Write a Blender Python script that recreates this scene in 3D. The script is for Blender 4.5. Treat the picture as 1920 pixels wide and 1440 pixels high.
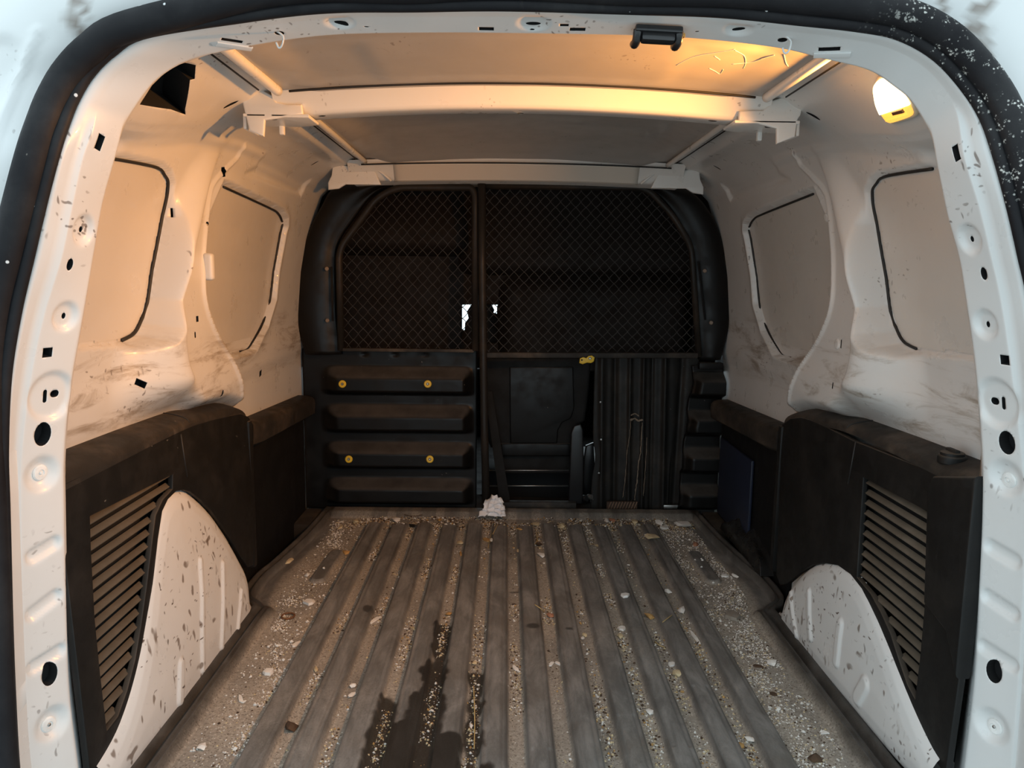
import bpy, bmesh, math, random
import numpy as np
from mathutils import Vector, Matrix, noise as mnoise
from math import sin, cos, tan, pi, radians, sqrt, exp, atan2, hypot

# ------------------------------------------------------------------ scene, camera, sky, exposure
SC = bpy.context.scene
COL = SC.collection
random.seed(7)
RNG = np.random.default_rng(7)
for o in list(bpy.data.objects):
    bpy.data.objects.remove(o)

FPX = 1442.0                                   # focal length in pixels of the 1920 wide frame
CAM = np.array([-0.025, 0.0, 0.757])
_p, _y, _r = radians(8.3), radians(0.5), radians(0.65)
CF = np.array([sin(_y) * cos(_p), cos(_y) * cos(_p), -sin(_p)])
_r0 = np.array([cos(_y), -sin(_y), 0.0])
_u0 = np.cross(_r0, CF)
CR = _r0 * cos(_r) + _u0 * sin(_r)
CU = -_r0 * sin(_r) + _u0 * cos(_r)
cam_d = bpy.data.cameras.new('camera')
cam_d.sensor_width = 36.0
cam_d.lens = 36.0 * FPX / 1920.0
cam_d.clip_start = 0.02
cam = bpy.data.objects.new('camera', cam_d)
COL.objects.link(cam)
cam.matrix_world = Matrix(((CR[0], CU[0], -CF[0], CAM[0]), (CR[1], CU[1], -CF[1], CAM[1]),
                           (CR[2], CU[2], -CF[2], CAM[2]), (0, 0, 0, 1)))
SC.camera = cam

W = bpy.data.worlds.new('overcast_sky')
SC.world = W
W.use_nodes = True
_bg = W.node_tree.nodes['Background']
_bg.inputs['Color'].default_value = (0.78, 0.93, 1.0, 1)
_bg.inputs['Strength'].default_value = 1.72

SC.view_settings.view_transform = 'Standard'
SC.view_settings.look = 'None'
SC.view_settings.gamma = 1.0
SC.view_settings.use_curve_mapping = False
SC.view_settings.exposure = 0.0
LAMP_POWER = 6.0
LAMP_COLOR = (1.0, 0.40, 0.075)
try:
    SC.cycles.max_bounces = 10
    SC.cycles.diffuse_bounces = 6
except Exception:
    pass


# ------------------------------------------------------------------ measuring helpers
def P(px, py, x=None, y=None, z=None):
    """the point of the plane x=, y= or z= that the photograph shows at a pixel"""
    d = CF + (px - 960) / FPX * CR - (py - 720) / FPX * CU
    if y is not None:
        t = (y - CAM[1]) / d[1]
    elif z is not None:
        t = (z - CAM[2]) / d[2]
    else:
        t = (x - CAM[0]) / d[0]
    return CAM + t * d


def PL(px, py, n, k):
    """intersection with the plane n.p = k"""
    d = CF + (px - 960) / FPX * CR - (py - 720) / FPX * CU
    n = np.array(n, float)
    return CAM + d * ((k - n @ CAM) / (n @ d))


def proj(A):
    v = np.asarray(A) - CAM
    dd = v @ CF
    return np.stack([960 + FPX * (v @ CR) / dd, 720 - FPX * (v @ CU) / dd], -1)


def sstep(a, b, x):
    t = np.clip((np.asarray(x, float) - a) / (b - a), 0, 1)
    return t * t * (3 - 2 * t)


def interp(x, pts):
    xs, ys = zip(*pts)
    return np.interp(x, xs, ys)


def smooth_interp(x, pts):
    """monotone-ish smooth curve through points (Catmull-Rom on a dense table)"""
    c = catmull([(a, b) for a, b in pts], 12)
    return np.interp(x, c[:, 0], c[:, 1])


def catmull(pts, n=8, closed=False):
    P_ = np.array(pts, float)
    N = len(P_)
    out = []
    rng = range(N) if closed else range(N - 1)
    for i in rng:
        if closed:
            a, b, c, d = P_[(i - 1) % N], P_[i], P_[(i + 1) % N], P_[(i + 2) % N]
        else:
            a, b, c, d = P_[max(i - 1, 0)], P_[i], P_[i + 1], P_[min(i + 2, N - 1)]
        for k in range(n):
            t = k / n
            out.append(0.5 * (2 * b + (c - a) * t + (2 * a - 5 * b + 4 * c - d) * t * t + (3 * b - a - 3 * c + d) * t ** 3))
    if not closed:
        out.append(P_[-1])
    return np.array(out)


def resample(pts, n, closed=False):
    A = np.array(pts, float)
    if closed:
        A = np.vstack([A, A[:1]])
    s = np.r_[0, np.cumsum(np.linalg.norm(np.diff(A, axis=0), axis=1))]
    t = np.linspace(0, s[-1], n + 1)[:-1] if closed else np.linspace(0, s[-1], n)
    return np.stack([np.interp(t, s, A[:, k]) for k in range(A.shape[1])], -1)


def vnoise(x, y, seed=0):
    """smooth value noise in 0..1 on arrays"""
    rs = np.random.default_rng(seed)
    T = rs.random((64, 64))
    xi, yi = np.floor(x).astype(int), np.floor(y).astype(int)
    fx, fy = x - xi, y - yi
    fx, fy = fx * fx * (3 - 2 * fx), fy * fy * (3 - 2 * fy)
    g = lambda i, j: T[i % 64, j % 64]
    return (g(xi, yi) * (1 - fx) + g(xi + 1, yi) * fx) * (1 - fy) + (g(xi, yi + 1) * (1 - fx) + g(xi + 1, yi + 1) * fx) * fy


def fbm(x, y, seed=0, oct=4):
    s, a, t = 0, 1.0, 0
    for k in range(oct):
        s = s + a * vnoise(x * 2 ** k + 17.3 * k, y * 2 ** k + 5.1 * k, seed + k)
        t += a
        a *= 0.5
    return s / t


def seg_dist(X, Y, a, b):
    ax, ay = a
    bx, by = b
    dx, dy = bx - ax, by - ay
    L2 = dx * dx + dy * dy + 1e-12
    t = np.clip(((X - ax) * dx + (Y - ay) * dy) / L2, 0, 1)
    return np.hypot(X - ax - t * dx, Y - ay - t * dy)


def poly_sdf(X, Y, poly):
    """signed distance to a polygon, negative inside"""
    X, Y = np.asarray(X, float), np.asarray(Y, float)
    d = np.full(X.shape, 1e9)
    ins = np.zeros(X.shape, bool)
    n = len(poly)
    for i in range(n):
        a, b = poly[i], poly[(i + 1) % n]
        d = np.minimum(d, seg_dist(X, Y, a, b))
        cond = ((a[1] > Y) != (b[1] > Y))
        xx = (b[0] - a[0]) * (Y - a[1]) / (b[1] - a[1] + 1e-15) + a[0]
        ins ^= cond & (X < xx)
    return np.where(ins, -d, d)


# ------------------------------------------------------------------ materials
MATS = {}


class NT:
    def __init__(s, name):
        s.m = bpy.data.materials.new(name)
        s.m.use_nodes = True
        s.t = s.m.node_tree
        s.b = s.t.nodes['Principled BSDF']
        s.co = s.t.nodes.new('ShaderNodeTexCoord').outputs['Object']

    def n(s, typ, **kw):
        nd = s.t.nodes.new(typ)
        for k, v in kw.items():
            setattr(nd, k, v)
        return nd

    def l(s, a, b):
        s.t.links.new(a, b)

    def mapping(s, sc, rot=(0, 0, 0), src=None):
        m = s.n('ShaderNodeMapping')
        m.inputs['Scale'].default_value = sc
        m.inputs['Rotation'].default_value = rot
        s.l(src or s.co, m.inputs['Vector'])
        return m.outputs[0]

    def noise(s, scale, detail=4, rough=0.6, vec=None, dist=0.0):
        n = s.n('ShaderNodeTexNoise')
        n.inputs['Scale'].default_value = scale
        n.inputs['Detail'].default_value = detail
        n.inputs['Roughness'].default_value = rough
        n.inputs['Distortion'].default_value = dist
        s.l(vec or s.co, n.inputs['Vector'])
        return n.outputs['Fac']

    def ramp(s, fac, a, b, va=0.0, vb=1.0):
        r = s.n('ShaderNodeMapRange', interpolation_type='SMOOTHSTEP')
        r.inputs['From Min'].default_value = a
        r.inputs['From Max'].default_value = b
        r.inputs['To Min'].default_value = va
        r.inputs['To Max'].default_value = vb
        s.l(fac, r.inputs['Value'])
        return r.outputs[0]

    def math(s, op, a, b):
        m = s.n('ShaderNodeMath', operation=op)
        for i, v in enumerate((a, b)):
            if isinstance(v, (int, float)):
                m.inputs[i].default_value = v
            else:
                s.l(v, m.inputs[i])
        return m.outputs[0]

    def mix(s, fac, a, b):
        m = s.n('ShaderNodeMix', data_type='RGBA')
        if isinstance(fac, (int, float)):
            m.inputs[0].default_value = fac
        else:
            s.l(fac, m.inputs[0])
        for i, v in ((6, a), (7, b)):
            if isinstance(v, (tuple, list)):
                m.inputs[i].default_value = (*v[:3], 1)
            else:
                s.l(v, m.inputs[i])
        return m.outputs[2]

    def dashes(s, scale, stretch, rot, width=0.1, keep=0.6, cl_scale=6.0, cl_lo=0.52, cl_hi=0.62):
        """mask of short scratch-like flecks in clusters"""
        wob = s.n('ShaderNodeTexNoise')
        wob.inputs['Scale'].default_value = 25
        s.l(s.co, wob.inputs['Vector'])
        vm = s.n('ShaderNodeVectorMath', operation='MULTIPLY_ADD')
        vm.inputs[1].default_value = (0.03, 0.03, 0.03)
        s.l(wob.outputs['Color'], vm.inputs[0])
        s.l(s.co, vm.inputs[2])
        v = s.n('ShaderNodeTexVoronoi')
        v.inputs['Scale'].default_value = scale
        s.l(s.mapping(stretch, rot, vm.outputs[0]), v.inputs['Vector'])
        sep = s.n('ShaderNodeSeparateColor')
        s.l(v.outputs['Color'], sep.inputs[0])
        near = s.ramp(v.outputs['Distance'], width, width * 0.55)
        k = s.ramp(sep.outputs[0], keep, keep + 0.05)
        cl = s.ramp(s.noise(cl_scale, 3), cl_lo, cl_hi)
        return s.math('MULTIPLY', s.math('MULTIPLY', near, k), cl)


def paint_mat(name, base, scratch=1.0, dirt=0.25, rough=0.34, band=None):
    t = NT(name)
    c = t.mix(t.ramp(t.noise(5, 5, 0.65), 0.45, 0.8, 0, dirt), base, (0.42, 0.36, 0.28))
    if band:                                    # grubby band where loads rubbed along the side below the windows
        z0, z1, amt = band
        sep = t.n('ShaderNodeSeparateXYZ')
        t.l(t.co, sep.inputs[0])
        m = t.math('MULTIPLY', t.ramp(sep.outputs['Z'], z0 - .05, z0 + .02), t.ramp(sep.outputs['Z'], z1 + .03, z1 - .03))
        sm = t.noise(1.0, 6, 0.7, t.mapping((9, 5, 26)), 0.6)
        m = t.math('MULTIPLY', m, t.ramp(sm, 0.47, 0.68, 0, amt))
        c = t.mix(m, c, (0.23, 0.17, 0.11))
    if scratch > 0:
        for sc_, st, ro, w_, kp in ((100, (1, 1, 0.30), (0.7, 0.2, 0), 0.27, 0.55), (150, (1, 0.35, 1), (0.3, -0.6, 0.4), 0.30, 0.6),
                                    (70, (1, 0.16, 0.5), (-0.9, 0, 0.2), 0.13, 0.6)):
            c = t.mix(t.math('MULTIPLY', t.dashes(sc_, st, ro, w_, kp, 7.0, 0.60 - 0.1 * scratch, 0.70 - 0.1 * scratch), min(1, 0.5 + .4 * scratch)),
                      c, (0.09, 0.06, 0.045))
    if scratch > 1:
        for sc_, st, ro, w_ in ((62, (1, .8, 0.32), (0.9, 0.1, 0.2), 0.27), (48, (1, 0.22, .6), (0.5, 0.3, 0.1), 0.22), (40, (1, .5, 0.12), (-.6, 0.2, 0.5), 0.14)):
            c = t.mix(t.math('MULTIPLY', t.dashes(sc_, st, ro, w_, .30, 9.0, .40, .52), .8), c, (0.15, 0.105, 0.075))
    t.l(c, t.b.inputs['Base Color'])
    t.b.inputs['Roughness'].default_value = rough
    t.l(t.ramp(t.noise(14, 4), 0.3, 0.8, rough - .08, rough + .22), t.b.inputs['Roughness'])
    t.b.inputs['Coat Weight'].default_value = 0.15
    MATS[name] = t.m
    return t.m


def plastic_mat(name, base, dust=(0.10, 0.085, 0.07), amt=0.5, rough=0.5, scuff=True, bump=0.08, lit_dust=None):
    t = NT(name)
    c = t.mix(t.ramp(t.noise(7, 6, 0.7), 0.42, 0.8, 0, amt), base, dust)
    if scuff:
        c = t.mix(t.math('MULTIPLY', t.dashes(60, (1, 0.3, 1), (0.3, 0.5, 0.2), 0.10, 0.75, 5, 0.48, 0.6), 0.7), c, (0.22, 0.2, 0.18))
        st = t.noise(1.0, 5, 0.75, t.mapping((60, 40, 4)))
        c = t.mix(t.ramp(st, 0.60, 0.85, 0, 0.35 * amt), c, (0.2, 0.18, 0.16))
    if lit_dust:                                  # paler upward faces: light on the slopes painted in, mixed with dust
        ge = t.n('ShaderNodeNewGeometry')
        sp = t.n('ShaderNodeSeparateXYZ')
        t.l(ge.outputs['Normal'], sp.inputs[0])
        c = t.mix(t.math('MULTIPLY', t.ramp(sp.outputs['Z'], .25, .75), t.ramp(t.noise(9, 5, .7), .2, .75, .35, 1.0)), c, lit_dust)
    t.l(c, t.b.inputs['Base Color'])
    t.l(t.ramp(t.noise(20, 4), 0.3, 0.8, rough - .08, rough + .2), t.b.inputs['Roughness'])
    t.b.inputs['Specular IOR Level'].default_value = 0.24
    if bump:
        bp = t.n('ShaderNodeBump')
        bp.inputs['Strength'].default_value = bump
        bp.inputs['Distance'].default_value = 0.002
        t.l(t.noise(500, 2), bp.inputs['Height'])
        t.l(bp.outputs[0], t.b.inputs['Normal'])
    MATS[name] = t.m
    return t.m


def simple_mat(name, base, rough=0.5, metal=0.0, var=0.15, scale=30, emit=None, es=0):
    t = NT(name)
    k = tuple(max(0, v * (1 - var)) for v in base)
    k2 = tuple(min(1, v * (1 + var)) for v in base)
    t.l(t.mix(t.ramp(t.noise(scale, 4), 0.3, 0.7), k, k2), t.b.inputs['Base Color'])
    t.b.inputs['Roughness'].default_value = rough
    t.b.inputs['Metallic'].default_value = metal
    if emit:
        t.b.inputs['Emission Color'].default_value = (*emit, 1)
        t.b.inputs['Emission Strength'].default_value = es
    MATS[name] = t.m
    return t.m


WHITE = (0.68, 0.685, 0.675)
M_PAINT = paint_mat('white_body_paint', (0.64, 0.635, 0.62), 0.30, 0.10, band=(0.50, 0.63, 0.75))
M_BLANK = paint_mat('beige_blank_sheet', (0.585, 0.565, 0.53), 0.05, 0.10)
M_FRAME = paint_mat('white_frame_paint', WHITE, 0.55, 0.10)
M_ARCH = paint_mat('white_arch_paint', WHITE, 1.15, 0.14)
M_ROOF = paint_mat('white_roof_paint', (0.74, 0.735, 0.71), 0.05, 0.08)
M_SKINROOF = paint_mat('shade_greyed_roof', (0.40, 0.385, 0.365), 0.03, 0.12, .45)  # roof skin greyed: the shade under the roof is put into its colour
M_PLAST = plastic_mat('black_trim_plastic', (0.009, 0.0088, 0.0085), (0.045, 0.039, 0.033), 0.32, 0.52, True, .08, (0.08, 0.066, 0.052))
M_LEDGE = plastic_mat('dusty_trim_plastic', (0.022, 0.020, 0.018), (0.13, 0.10, 0.075), 0.75, 0.6)
M_WELL = plastic_mat('black_well_liner', (0.004, 0.004, 0.0042), (0.012, 0.010, 0.009), 0.3, 0.75, False)
M_SLAT = plastic_mat('dusty_slat_plastic', (0.10, 0.085, 0.065), (0.17, 0.145, 0.115), 0.8, 0.7, False)
M_BULK = plastic_mat('black_bulkhead_sheet', (0.0045, 0.0042, 0.004), (0.020, 0.017, 0.015), 0.25, 0.42, True, 0.03, (0.070, 0.062, 0.055))
M_TUBE = plastic_mat('black_frame_steel', (0.018, 0.016, 0.014), (0.09, 0.06, 0.04), 0.5, 0.45, False)
M_WIRE = simple_mat('black_wire', (0.045, 0.04, 0.036), 0.35, 0.3)
M_CAVITY = simple_mat('cavity_shade', (0.004, 0.004, 0.0045), 0.9)  # near black: the shade inside hollows painted as colour
M_SEAL = plastic_mat('rubber_seal', (0.009, 0.009, 0.011), (0.05, 0.05, 0.05), 0.35, 0.62, True, 0.05)
M_SEALLINE = simple_mat('window_seal_rubber', (0.012, 0.012, 0.012), 0.6)
def _overspray():
    nt = M_SEAL.node_tree
    b = nt.nodes['Principled BSDF']
    b.inputs['Specular IOR Level'].default_value = 0.22
    t = NT.__new__(NT)
    t.m, t.t, t.b = M_SEAL, nt, b
    t.co = nt.nodes['Texture Coordinate'].outputs['Object']
    old = b.inputs['Base Color'].links[0].from_socket
    sep = t.n('ShaderNodeSeparateXYZ')
    t.l(t.co, sep.inputs[0])
    reg = t.math('MULTIPLY', t.ramp(sep.outputs['X'], .36, .46), t.ramp(sep.outputs['Z'], .80, .88))
    vo = t.n('ShaderNodeTexVoronoi')
    vo.inputs['Scale'].default_value = 210
    t.l(t.co, vo.inputs['Vector'])
    sp = t.ramp(vo.outputs['Distance'], .36, .22)
    pat = t.ramp(t.noise(30, 5, .75), .50, .60)
    c = t.mix(t.math('MULTIPLY', reg, t.math('MULTIPLY', t.math('MAXIMUM', t.math('MULTIPLY', sp, pat), t.ramp(t.noise(60, 6, .8), .60, .66)), .9)), old, (.62, .62, .58))
    v2 = t.n('ShaderNodeTexVoronoi')
    v2.inputs['Scale'].default_value = 28
    t.l(t.co, v2.inputs['Vector'])
    c = t.mix(t.ramp(v2.outputs['Distance'], .065, .045), c, (.65, .66, .66))
    t.l(c, b.inputs['Base Color'])


_overspray()
M_BLACK = simple_mat('gloss_black_steel', (0.012, 0.012, 0.013), 0.28)
M_YELLOW = simple_mat('yellow_paint', (0.72, 0.47, 0.02), 0.42, 0, 0.1)
M_STEEL = simple_mat('worn_steel', (0.38, 0.37, 0.35), 0.35, 0.9, 0.25)
M_SEAT = plastic_mat('dark_seat_cloth', (0.011, 0.0105, 0.010), (0.026, 0.024, 0.022), 0.4, 0.75, False, 0.2)
M_CAB = plastic_mat('brown_black_cab_panel', (0.009, 0.0062, 0.0048), (0.015, 0.0105, 0.008), 0.4, 0.7, False, 0.1)
M_NAVY = simple_mat('dark_navy_panel', (0.012, 0.017, 0.036), 0.45)
M_GROUND = simple_mat('pale_concrete', (0.42, 0.42, 0.41), 0.9, 0, 0.1, 4)
M_PAPER = simple_mat('white_paper', (0.80, 0.79, 0.80), 0.85, 0, 0.06)
M_CHIPW = simple_mat('white_plaster', (0.72, 0.70, 0.66), 0.85, 0, 0.12)
M_CHIPC = simple_mat('cream_plaster', (0.55, 0.45, 0.28), 0.85, 0, 0.2)
M_CHIPO = simple_mat('ochre_wood', (0.42, 0.25, 0.09), 0.8, 0, 0.25)
M_CHIPR = simple_mat('brick_red', (0.36, 0.17, 0.10), 0.9, 0, 0.2)
M_CHIPB = simple_mat('brown_bark', (0.07, 0.04, 0.022), 0.9, 0, 0.3)
M_CHIPK = simple_mat('black_scrap', (0.012, 0.011, 0.010), 0.6, 0, 0.3)
M_STRAW = simple_mat('dry_straw', (0.45, 0.33, 0.14), 0.8, 0, 0.2)
M_RUST = simple_mat('rusty_steel', (0.16, 0.07, 0.03), 0.8, 0.2, 0.4, 200)
M_PLUG = simple_mat('white_plastic_plug', (0.78, 0.78, 0.76), 0.4)
M_CARD = simple_mat('brown_cardboard', (0.20, 0.12, 0.08), 0.85)


# ------------------------------------------------------------------ mesh helpers
def add_obj(name, me, mat=None, parent=None, smooth=True, angle=None):
    o = bpy.data.objects.new(name, me)
    COL.objects.link(o)
    if mat is not None:
        for m in (mat if isinstance(mat, (list, tuple)) else [mat]):
            me.materials.append(m)
    if smooth:
        me.polygons.foreach_set('use_smooth', [True] * len(me.polygons))
        if angle:
            try:
                me.set_sharp_from_angle(angle=radians(angle))
            except Exception:
                pass
    if parent is not None:
        o.parent = parent
    return o


def tag(o, label=None, cat=None, group=None, kind=None):
    if label:
        o['label'] = label
    if cat:
        o['category'] = cat
    if group:
        o['group'] = group
    if kind:
        o['kind'] = kind
    return o


def empty(name, loc=(0, 0, 0)):
    """Empty at a thing's base; children keep world coordinates through the inverse"""
    o = bpy.data.objects.new(name, None)
    COL.objects.link(o)
    o.location = loc
    o.empty_display_size = 0.05
    return o


def own(root, *parts):
    for p in parts:
        p.parent = root
        p.matrix_parent_inverse = Matrix.Translation(root.location).inverted()
    return parts[0] if parts else None


def mesh_py(verts, faces):
    me = bpy.data.meshes.new('m')
    me.from_pydata([tuple(map(float, v)) for v in verts], [], [tuple(map(int, f)) for f in faces])
    me.update()
    return me


def grid_faces(nu, nv, cu=False, cv=False, flip=False, base=0):
    U = nu if cu else nu - 1
    V = nv if cv else nv - 1
    i, j = np.meshgrid(np.arange(U), np.arange(V), indexing='ij')
    a = i * nv + j
    b = ((i + 1) % nu) * nv + j
    c = ((i + 1) % nu) * nv + (j + 1) % nv
    d = i * nv + (j + 1) % nv
    f = np.stack([a, d, c, b] if flip else [a, b, c, d], -1).reshape(-1, 4) + base
    return f


def fast_mesh(V, F):
    me = bpy.data.meshes.new('m')
    V = np.asarray(V, np.float32)
    F = np.asarray(F, np.int32)
    me.vertices.add(len(V))
    me.vertices.foreach_set('co', V.ravel())
    k = F.shape[1]
    me.loops.add(F.size)
    me.loops.foreach_set('vertex_index', F.ravel())
    me.polygons.add(len(F))
    me.polygons.foreach_set('loop_start', np.arange(len(F), dtype=np.int32) * k)
    me.polygons.foreach_set('loop_total', np.full(len(F), k, np.int32))
    me.update(calc_edges=True)
    me.validate()
    return me


def grid_obj(name, G, mat, parent=None, flip=False, cu=False, cv=False, **kw):
    nu, nv = G.shape[:2]
    return add_obj(name, fast_mesh(G.reshape(-1, 3), grid_faces(nu, nv, cu, cv, flip)), mat, parent, **kw)


def solid_grid(name, G, back, mat, parent=None, flip=False, **kw):
    """closed solid: front grid G and back grid (array like G)"""
    nu, nv = G.shape[:2]
    N = nu * nv
    F = [grid_faces(nu, nv, flip=flip), grid_faces(nu, nv, flip=not flip, base=N)]
    rim = [i * nv for i in range(nu)] + [(nu - 1) * nv + j for j in range(1, nv)] + \
          [i * nv + nv - 1 for i in range(nu - 2, -1, -1)] + [j for j in range(nv - 2, 0, -1)]
    rim = np.array(rim)
    nx = np.roll(rim, -1)
    q = np.stack([nx, rim, rim + N, nx + N] if not flip else [rim, nx, nx + N, rim + N], -1)
    F.append(q)
    return add_obj(name, fast_mesh(np.vstack([G.reshape(-1, 3), back.reshape(-1, 3)]), np.vstack(F)), mat, parent, **kw)


def frames(path, closed=False, up=None):
    A = np.array(path, float)
    T = np.gradient(A, axis=0)
    if closed:
        T = (np.roll(A, -1, 0) - np.roll(A, 1, 0))
    T /= np.linalg.norm(T, axis=1)[:, None] + 1e-12
    Ns = []
    if up is None:
        up = np.array([0, 0, 1.0]) if abs(T[0][2]) < 0.9 else np.array([0, 1.0, 0])
        n = up - T[0] * (up @ T[0])
        n /= np.linalg.norm(n)
        for t in T:
            n = n - t * (n @ t)
            n /= np.linalg.norm(n) + 1e-12
            Ns.append(n.copy())
    else:
        up = np.array(up, float)
        for t in T:
            n = up - t * (up @ t)
            n /= np.linalg.norm(n) + 1e-12
            Ns.append(n)
    N_ = np.array(Ns)
    return T, N_, np.cross(T, N_)


def tube_geo(path, r, seg=8, closed=False, up=None, base=0, prof=None, caps=True):
    A = np.array(path, float)
    T, N_, B_ = frames(A, closed, up)
    if prof is None:
        a = np.linspace(0, 2 * pi, seg, endpoint=False)
        prof = np.stack([np.cos(a), np.sin(a)], -1)
    rr = np.broadcast_to(np.asarray(r, float), (len(A),))
    G = A[:, None, :] + rr[:, None, None] * (prof[None, :, 0:1] * N_[:, None, :] + prof[None, :, 1:2] * B_[:, None, :])
    V = [G.reshape(-1, 3)]
    n, m = G.shape[:2]
    F = grid_faces(n, m, cu=closed, cv=True, base=base).tolist()
    if caps and not closed:
        F.append(list(range(base, base + m))[::1])
        F.append([base + (n - 1) * m + k for k in range(m)][::-1])
    return V[0], F


def tube(name, path, r, mat, parent=None, seg=10, closed=False, up=None, prof=None, **kw):
    V, F = tube_geo(path, r, seg, closed, up, 0, prof)
    return add_obj(name, mesh_py(V, F), mat, parent, **kw)


def join_geo(parts):
    V, F, b = [], [], 0
    for v, f in parts:
        V.extend(np.asarray(v).tolist())
        F.extend([[i + b for i in q] for q in f])
        b += len(v)
    return V, F


def bbox(c, s, rot=None, bev=0.0, seg=2):
    """bevelled box as (verts, faces); c centre, s full sizes"""
    bm = bmesh.new()
    bmesh.ops.create_cube(bm, size=1)
    for v in bm.verts:
        v.co = Vector((v.co.x * s[0], v.co.y * s[1], v.co.z * s[2]))
    if bev > 0:
        bmesh.ops.bevel(bm, geom=bm.edges[:], offset=bev, segments=seg, profile=0.6, affect='EDGES')
    M = Matrix.Translation(Vector(c)) @ (rot.to_4x4() if rot is not None else Matrix.Identity(4))
    bm.transform(M)
    bm.verts.index_update()
    V = [v.co[:] for v in bm.verts]
    F = [[v.index for v in f.verts] for f in bm.faces]
    bm.free()
    return V, F


def box(name, c, s, mat, parent=None, rot=None, bev=0.003, **kw):
    kw.setdefault('angle', 40)
    return add_obj(name, mesh_py(*bbox(c, s, rot, bev)), mat, parent, **kw)


def lathe(name, prof, mat, parent=None, seg=24, M=None, **kw):
    """profile of (radius, height), turned about local z, placed by matrix M"""
    V, F = [], []
    for r, h in prof:
        for k in range(seg):
            a = 2 * pi * k / seg
            V.append((r * cos(a), r * sin(a), h))
    n = len(prof)
    F = grid_faces(n, seg, cv=True, flip=False).tolist()
    F.append(list(range(seg))[::-1])
    F.append([(n - 1) * seg + k for k in range(seg)])
    me = mesh_py(V, F)
    if M is not None:
        me.transform(M)
    kw.setdefault('angle', 35)
    return add_obj(name, me, mat, parent, **kw)


def align(loc, nrm, roll_ref=(0, 0, 1)):
    n = Vector(nrm).normalized()
    x = Vector(roll_ref).cross(n)
    if x.length < 1e-4:
        x = Vector((1, 0, 0)).cross(n)
    x.normalize()
    y = n.cross(x)
    return Matrix(((x.x, y.x, n.x, loc[0]), (x.y, y.y, n.y, loc[1]), (x.z, y.z, n.z, loc[2]), (0, 0, 0, 1)))


def plate_mesh(outline, holes, thick, bev, M, res=2):
    """flat plate from 2D outlines with holes, extruded along local z and edge-rounded"""
    cu = bpy.data.curves.new('c', 'CURVE')
    cu.dimensions = '2D'
    cu.fill_mode = 'BOTH'
    cu.extrude = max(1e-5, thick / 2 - bev)
    cu.bevel_depth = bev
    cu.bevel_resolution = res
    for poly in [outline] + list(holes):
        sp = cu.splines.new('POLY')
        sp.points.add(len(poly) - 1)
        for p, q in zip(sp.points, poly):
            p.co = (q[0], q[1], 0, 1)
        sp.use_cyclic_u = True
    o = bpy.data.objects.new('tmp_plate', cu)
    COL.objects.link(o)
    dg = bpy.context.evaluated_depsgraph_get()
    dg.update()
    me = bpy.data.meshes.new_from_object(o.evaluated_get(dg))
    bpy.data.objects.remove(o)
    bpy.data.curves.remove(cu)
    me.materials.clear()
    bm = bmesh.new()
    bm.from_mesh(me)
    bmesh.ops.remove_doubles(bm, verts=bm.verts[:], dist=1e-5)
    bmesh.ops.recalc_face_normals(bm, faces=bm.faces[:])
    bm.to_mesh(me)
    bm.free()
    me.transform(M)
    return me


def plate(name, outline, holes, thick, bev, M, mat, parent=None, **kw):
    kw.setdefault('angle', 40)
    return add_obj(name, plate_mesh(outline, holes, thick, bev, M), mat, parent, **kw)


M_YZ = Matrix(((0, 0, 1, 0), (1, 0, 0, 0), (0, 1, 0, 0), (0, 0, 0, 1)))      # 2D (u,v) -> (y,z), extruded along x
M_XZ = Matrix(((1, 0, 0, 0), (0, 0, -1, 0), (0, 1, 0, 0), (0, 0, 0, 1)))     # 2D (u,v) -> (x,z), extruded along -y


def MX(x):
    return Matrix.Translation((x, 0, 0)) @ M_YZ


def MY(y):
    return Matrix.Translation((0, y, 0)) @ M_XZ


def hit(G, px, py):
    """point and normal of grid surface G that the photograph shows at pixel px, py"""
    Q = proj(G)
    d = np.hypot(Q[..., 0] - px, Q[..., 1] - py)
    i, j = np.unravel_index(np.argmin(d), d.shape)
    i = min(max(i, 1), G.shape[0] - 2)
    j = min(max(j, 1), G.shape[1] - 2)
    ju, jv = (Q[i + 1, j] - Q[i - 1, j]) / 2, (Q[i, j + 1] - Q[i, j - 1]) / 2
    A = np.array([ju, jv]).T
    try:
        du, dv = np.linalg.solve(A, np.array([px, py]) - Q[i, j])
    except np.linalg.LinAlgError:
        du = dv = 0
    du, dv = np.clip(du, -1, 1), np.clip(dv, -1, 1)
    gu, gv = (G[i + 1, j] - G[i - 1, j]) / 2, (G[i, j + 1] - G[i, j - 1]) / 2
    p = G[i, j] + du * gu + dv * gv
    n = np.cross(gu, gv)
    n /= np.linalg.norm(n) + 1e-12
    if n @ (CAM - p) < 0:
        n = -n
    return p, n


def cut(o, cutters):
    """bore real recesses into a closed mesh; the bore walls get the dark cavity material"""
    V, F = join_geo(cutters)
    me = mesh_py(V, F)
    bm = bmesh.new()
    bm.from_mesh(me)
    bmesh.ops.recalc_face_normals(bm, faces=bm.faces[:])
    bm.to_mesh(me)
    bm.free()
    c = add_obj('tmp_cutter', me, M_CAVITY, smooth=False)
    if M_CAVITY.name not in [m.name for m in o.data.materials]:
        o.data.materials.append(M_CAVITY)
    md = o.modifiers.new('b', 'BOOLEAN')
    md.operation = 'DIFFERENCE'
    md.solver = 'EXACT'
    md.object = c
    try:
        md.material_mode = 'TRANSFER'
    except Exception:
        pass
    dg = bpy.context.evaluated_depsgraph_get()
    dg.update()
    me2 = bpy.data.meshes.new_from_object(o.evaluated_get(dg))
    o.modifiers.clear()
    old = o.data
    o.data = me2
    bpy.data.meshes.remove(old)
    bpy.data.objects.remove(c)


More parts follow.
